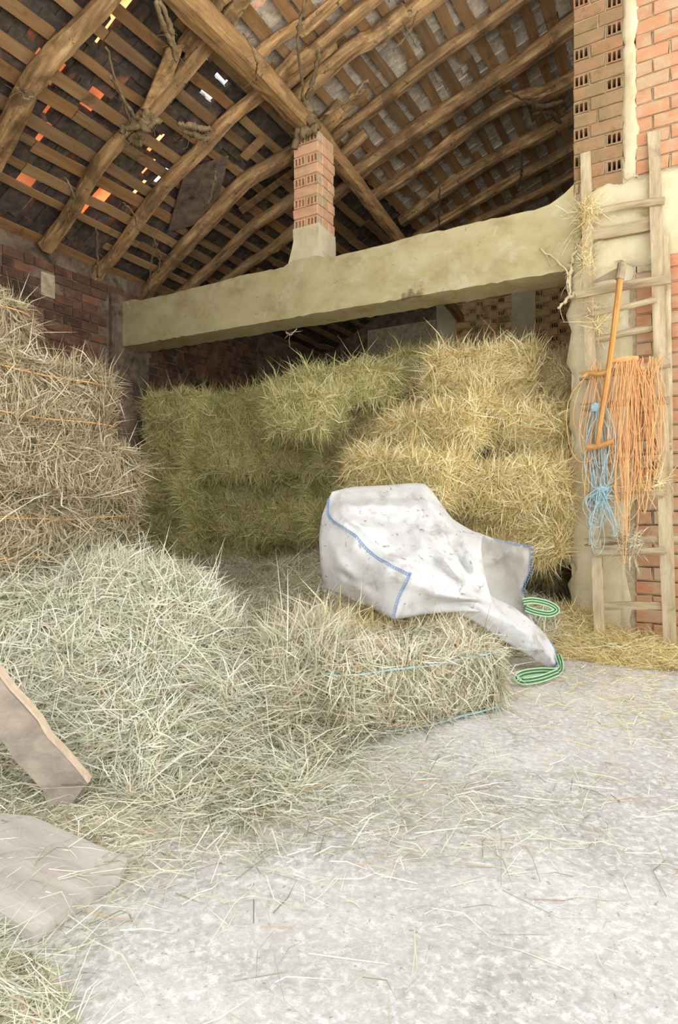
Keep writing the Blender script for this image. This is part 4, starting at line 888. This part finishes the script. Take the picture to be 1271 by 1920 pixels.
web('sagging cobweb slung between two rafters near the pier', [[rp(950,170), rp(985,185), rp(1040,160)]], r=0.014, seed=13)
web('dusty cobweb mat below the bright hole in the tiles', [[rp(335,232), rp(365,238), rp(395,243)], [rp(345,245), rp(372,255), rp(392,262)]], r=0.03, seed=21, fray=18)
web('cobweb tangle on the first left rafter near the frame edge', [[rp(30,165,.95), rp(55,185,.95), rp(95,150,.95)]], r=0.012, seed=22, fray=10)
web('cobweb fringe hanging along the lower second left rafter', [[rp(120,330,.97), rp(138,368,.96), rp(128,410,.97)]], r=0.012, seed=23, fray=12)
web('cobweb fringe hanging along the lower third left rafter', [[rp(232,380,.97), rp(250,400,.97), rp(262,438,.97)]], r=0.012, seed=24, fray=12)
web('cobweb tangle on the purlin half way to the post', [[rp(455,60,.93), rp(480,110,.92), rp(478,150,.94)]], r=0.012, seed=25, fray=10)
web('cobweb rope sagging above and right of the post head', [[rp(610,215,.95), rp(650,190,.95), rp(690,150,.96)]], r=0.02, seed=26, fray=12)
web('cobweb wisps under the uppermost right-hand rafters', [[rp(735,95,.97), rp(768,60,.97), rp(782,20,.97)]], r=0.010, seed=27, fray=12)
web('dark cobweb mat in the corner of roof and pier', [[rp(985,190,.97), rp(1015,200,.97), rp(1055,190,.97)], [rp(1000,215,.97), rp(1030,210,.97), rp(1050,230,.97)]], r=0.03, seed=28, fray=16)
yb = YB-0.03
web('pale cobweb and straw drooping from the right end of the beam', [[on_y(1010,465,yb), on_y(1045,490,yb), on_y(1062,510,yb-0.03), on_y(1066,555,yb-0.05)], [on_y(1082,455,yb), on_y(1070,500,yb), on_y(1068,555,yb-0.05)], [on_y(1045,578,yb-0.08), on_y(1062,562,yb-0.06), on_y(1082,548,yb-0.02)]], M_webpale, 0.012, 11, 8)
web('small pale cobweb hanging under the middle of the beam', [[on_y(535,622,5.8), on_y(545,628,5.8), on_y(556,618,5.8)]], M_webpale, 0.008, 12, 3)

# tufts of hay caught on the ladder
def tuft(label, c, n, spread, kind, seed):
    g = np.random.default_rng(seed); p = g.normal(size=(n, 3))*np.array(spread); d = g.normal(size=(n, 3))+np.array([0, -0.4, -0.5]); L = g.gamma(4, 0.022, n)+0.03
    o = ob('hay_tuft', blade_mesh('hay_tuft', p, d, np.tile([0, 0, 0.3], (n, 1)), L, g.uniform(0.002, 0.004, n), HAY[kind][0], seed), None, tuple(c)); tag(o, label, 'hay tuft', 'hay caught on the ladder', 'stuff')
tuft('tuft of straw caught on the top left of the ladder', lad(1100, 395, 0.05), 420, (0.05, 0.03, 0.07), 'gold', 1)
tuft('straw wound down the left ladder rail below the plank rung', lad(1100, 480, 0.03), 260, (0.03, 0.02, 0.12), 'gold', 2)
tuft('straw bundle stuck on the low long rung of the ladder', lad(1180, 1016, 0.04), 420, (0.05, 0.03, 0.05), 'pale', 3)
tuft('wisps of hay caught in the twine at the right ladder rail', lad(1215, 905, 0.05), 300, (0.08, 0.03, 0.05), 'gold', 4)
tuft('tuft of hay stuffed behind the scythe handle', lad(1118, 600, 0.0), 300, (0.03, 0.02, 0.08), 'gold', 5)

# grey cobweb film round the foot of the leaning plank
A4 = [P(92,1468,2.24), P(158,1474,2.20), on_z(158,1500,0.004), on_z(128,1516,0.004), on_z(92,1512,0.004), P(84,1490,2.22)]
A4 = [np.array([p[0], p[1], max(p[2], 0.004)]) for p in A4]; c0 = sum(A4)/6; n = 6
V = [p-c0 for p in A4]+[p-c0+np.array([0.004, -0.007, 0.003]) for p in A4]
tag(ob('cobweb', mesh('cobweb', V, [tuple(range(n)), tuple(n+i for i in range(n))[::-1]]+[(i, (i+1) % n, n+(i+1) % n, n+i) for i in range(n)], M_plank), None, tuple(c0)), 'grey dusty web film round the foot of the leaning plank', 'cobweb', 'dusty cobwebs in the barn')
g = np.random.default_rng(91); n = 60; ctrb = bpy.data.objects['flat_board'].location
q = np.column_stack([g.normal(ctrb[0]+0.05, 0.16, n), g.normal(ctrb[1], 0.10, n), g.uniform(0.036, 0.042, n)]); a = g.normal(0.5, 0.7, n)
tag(ob('strewn_stalks', blade_mesh('strewn_stalks', q, np.column_stack([np.cos(a), np.sin(a), np.full(n, 0.02)]), np.tile([0, 0, -0.15], (n, 1)), g.gamma(2.5, 0.045, n)+0.03, g.uniform(0.0018, 0.0032, n), HAY['pale'][0], 91)), 'few stalks lying on the flat grey board', 'straw', kind='stuff')
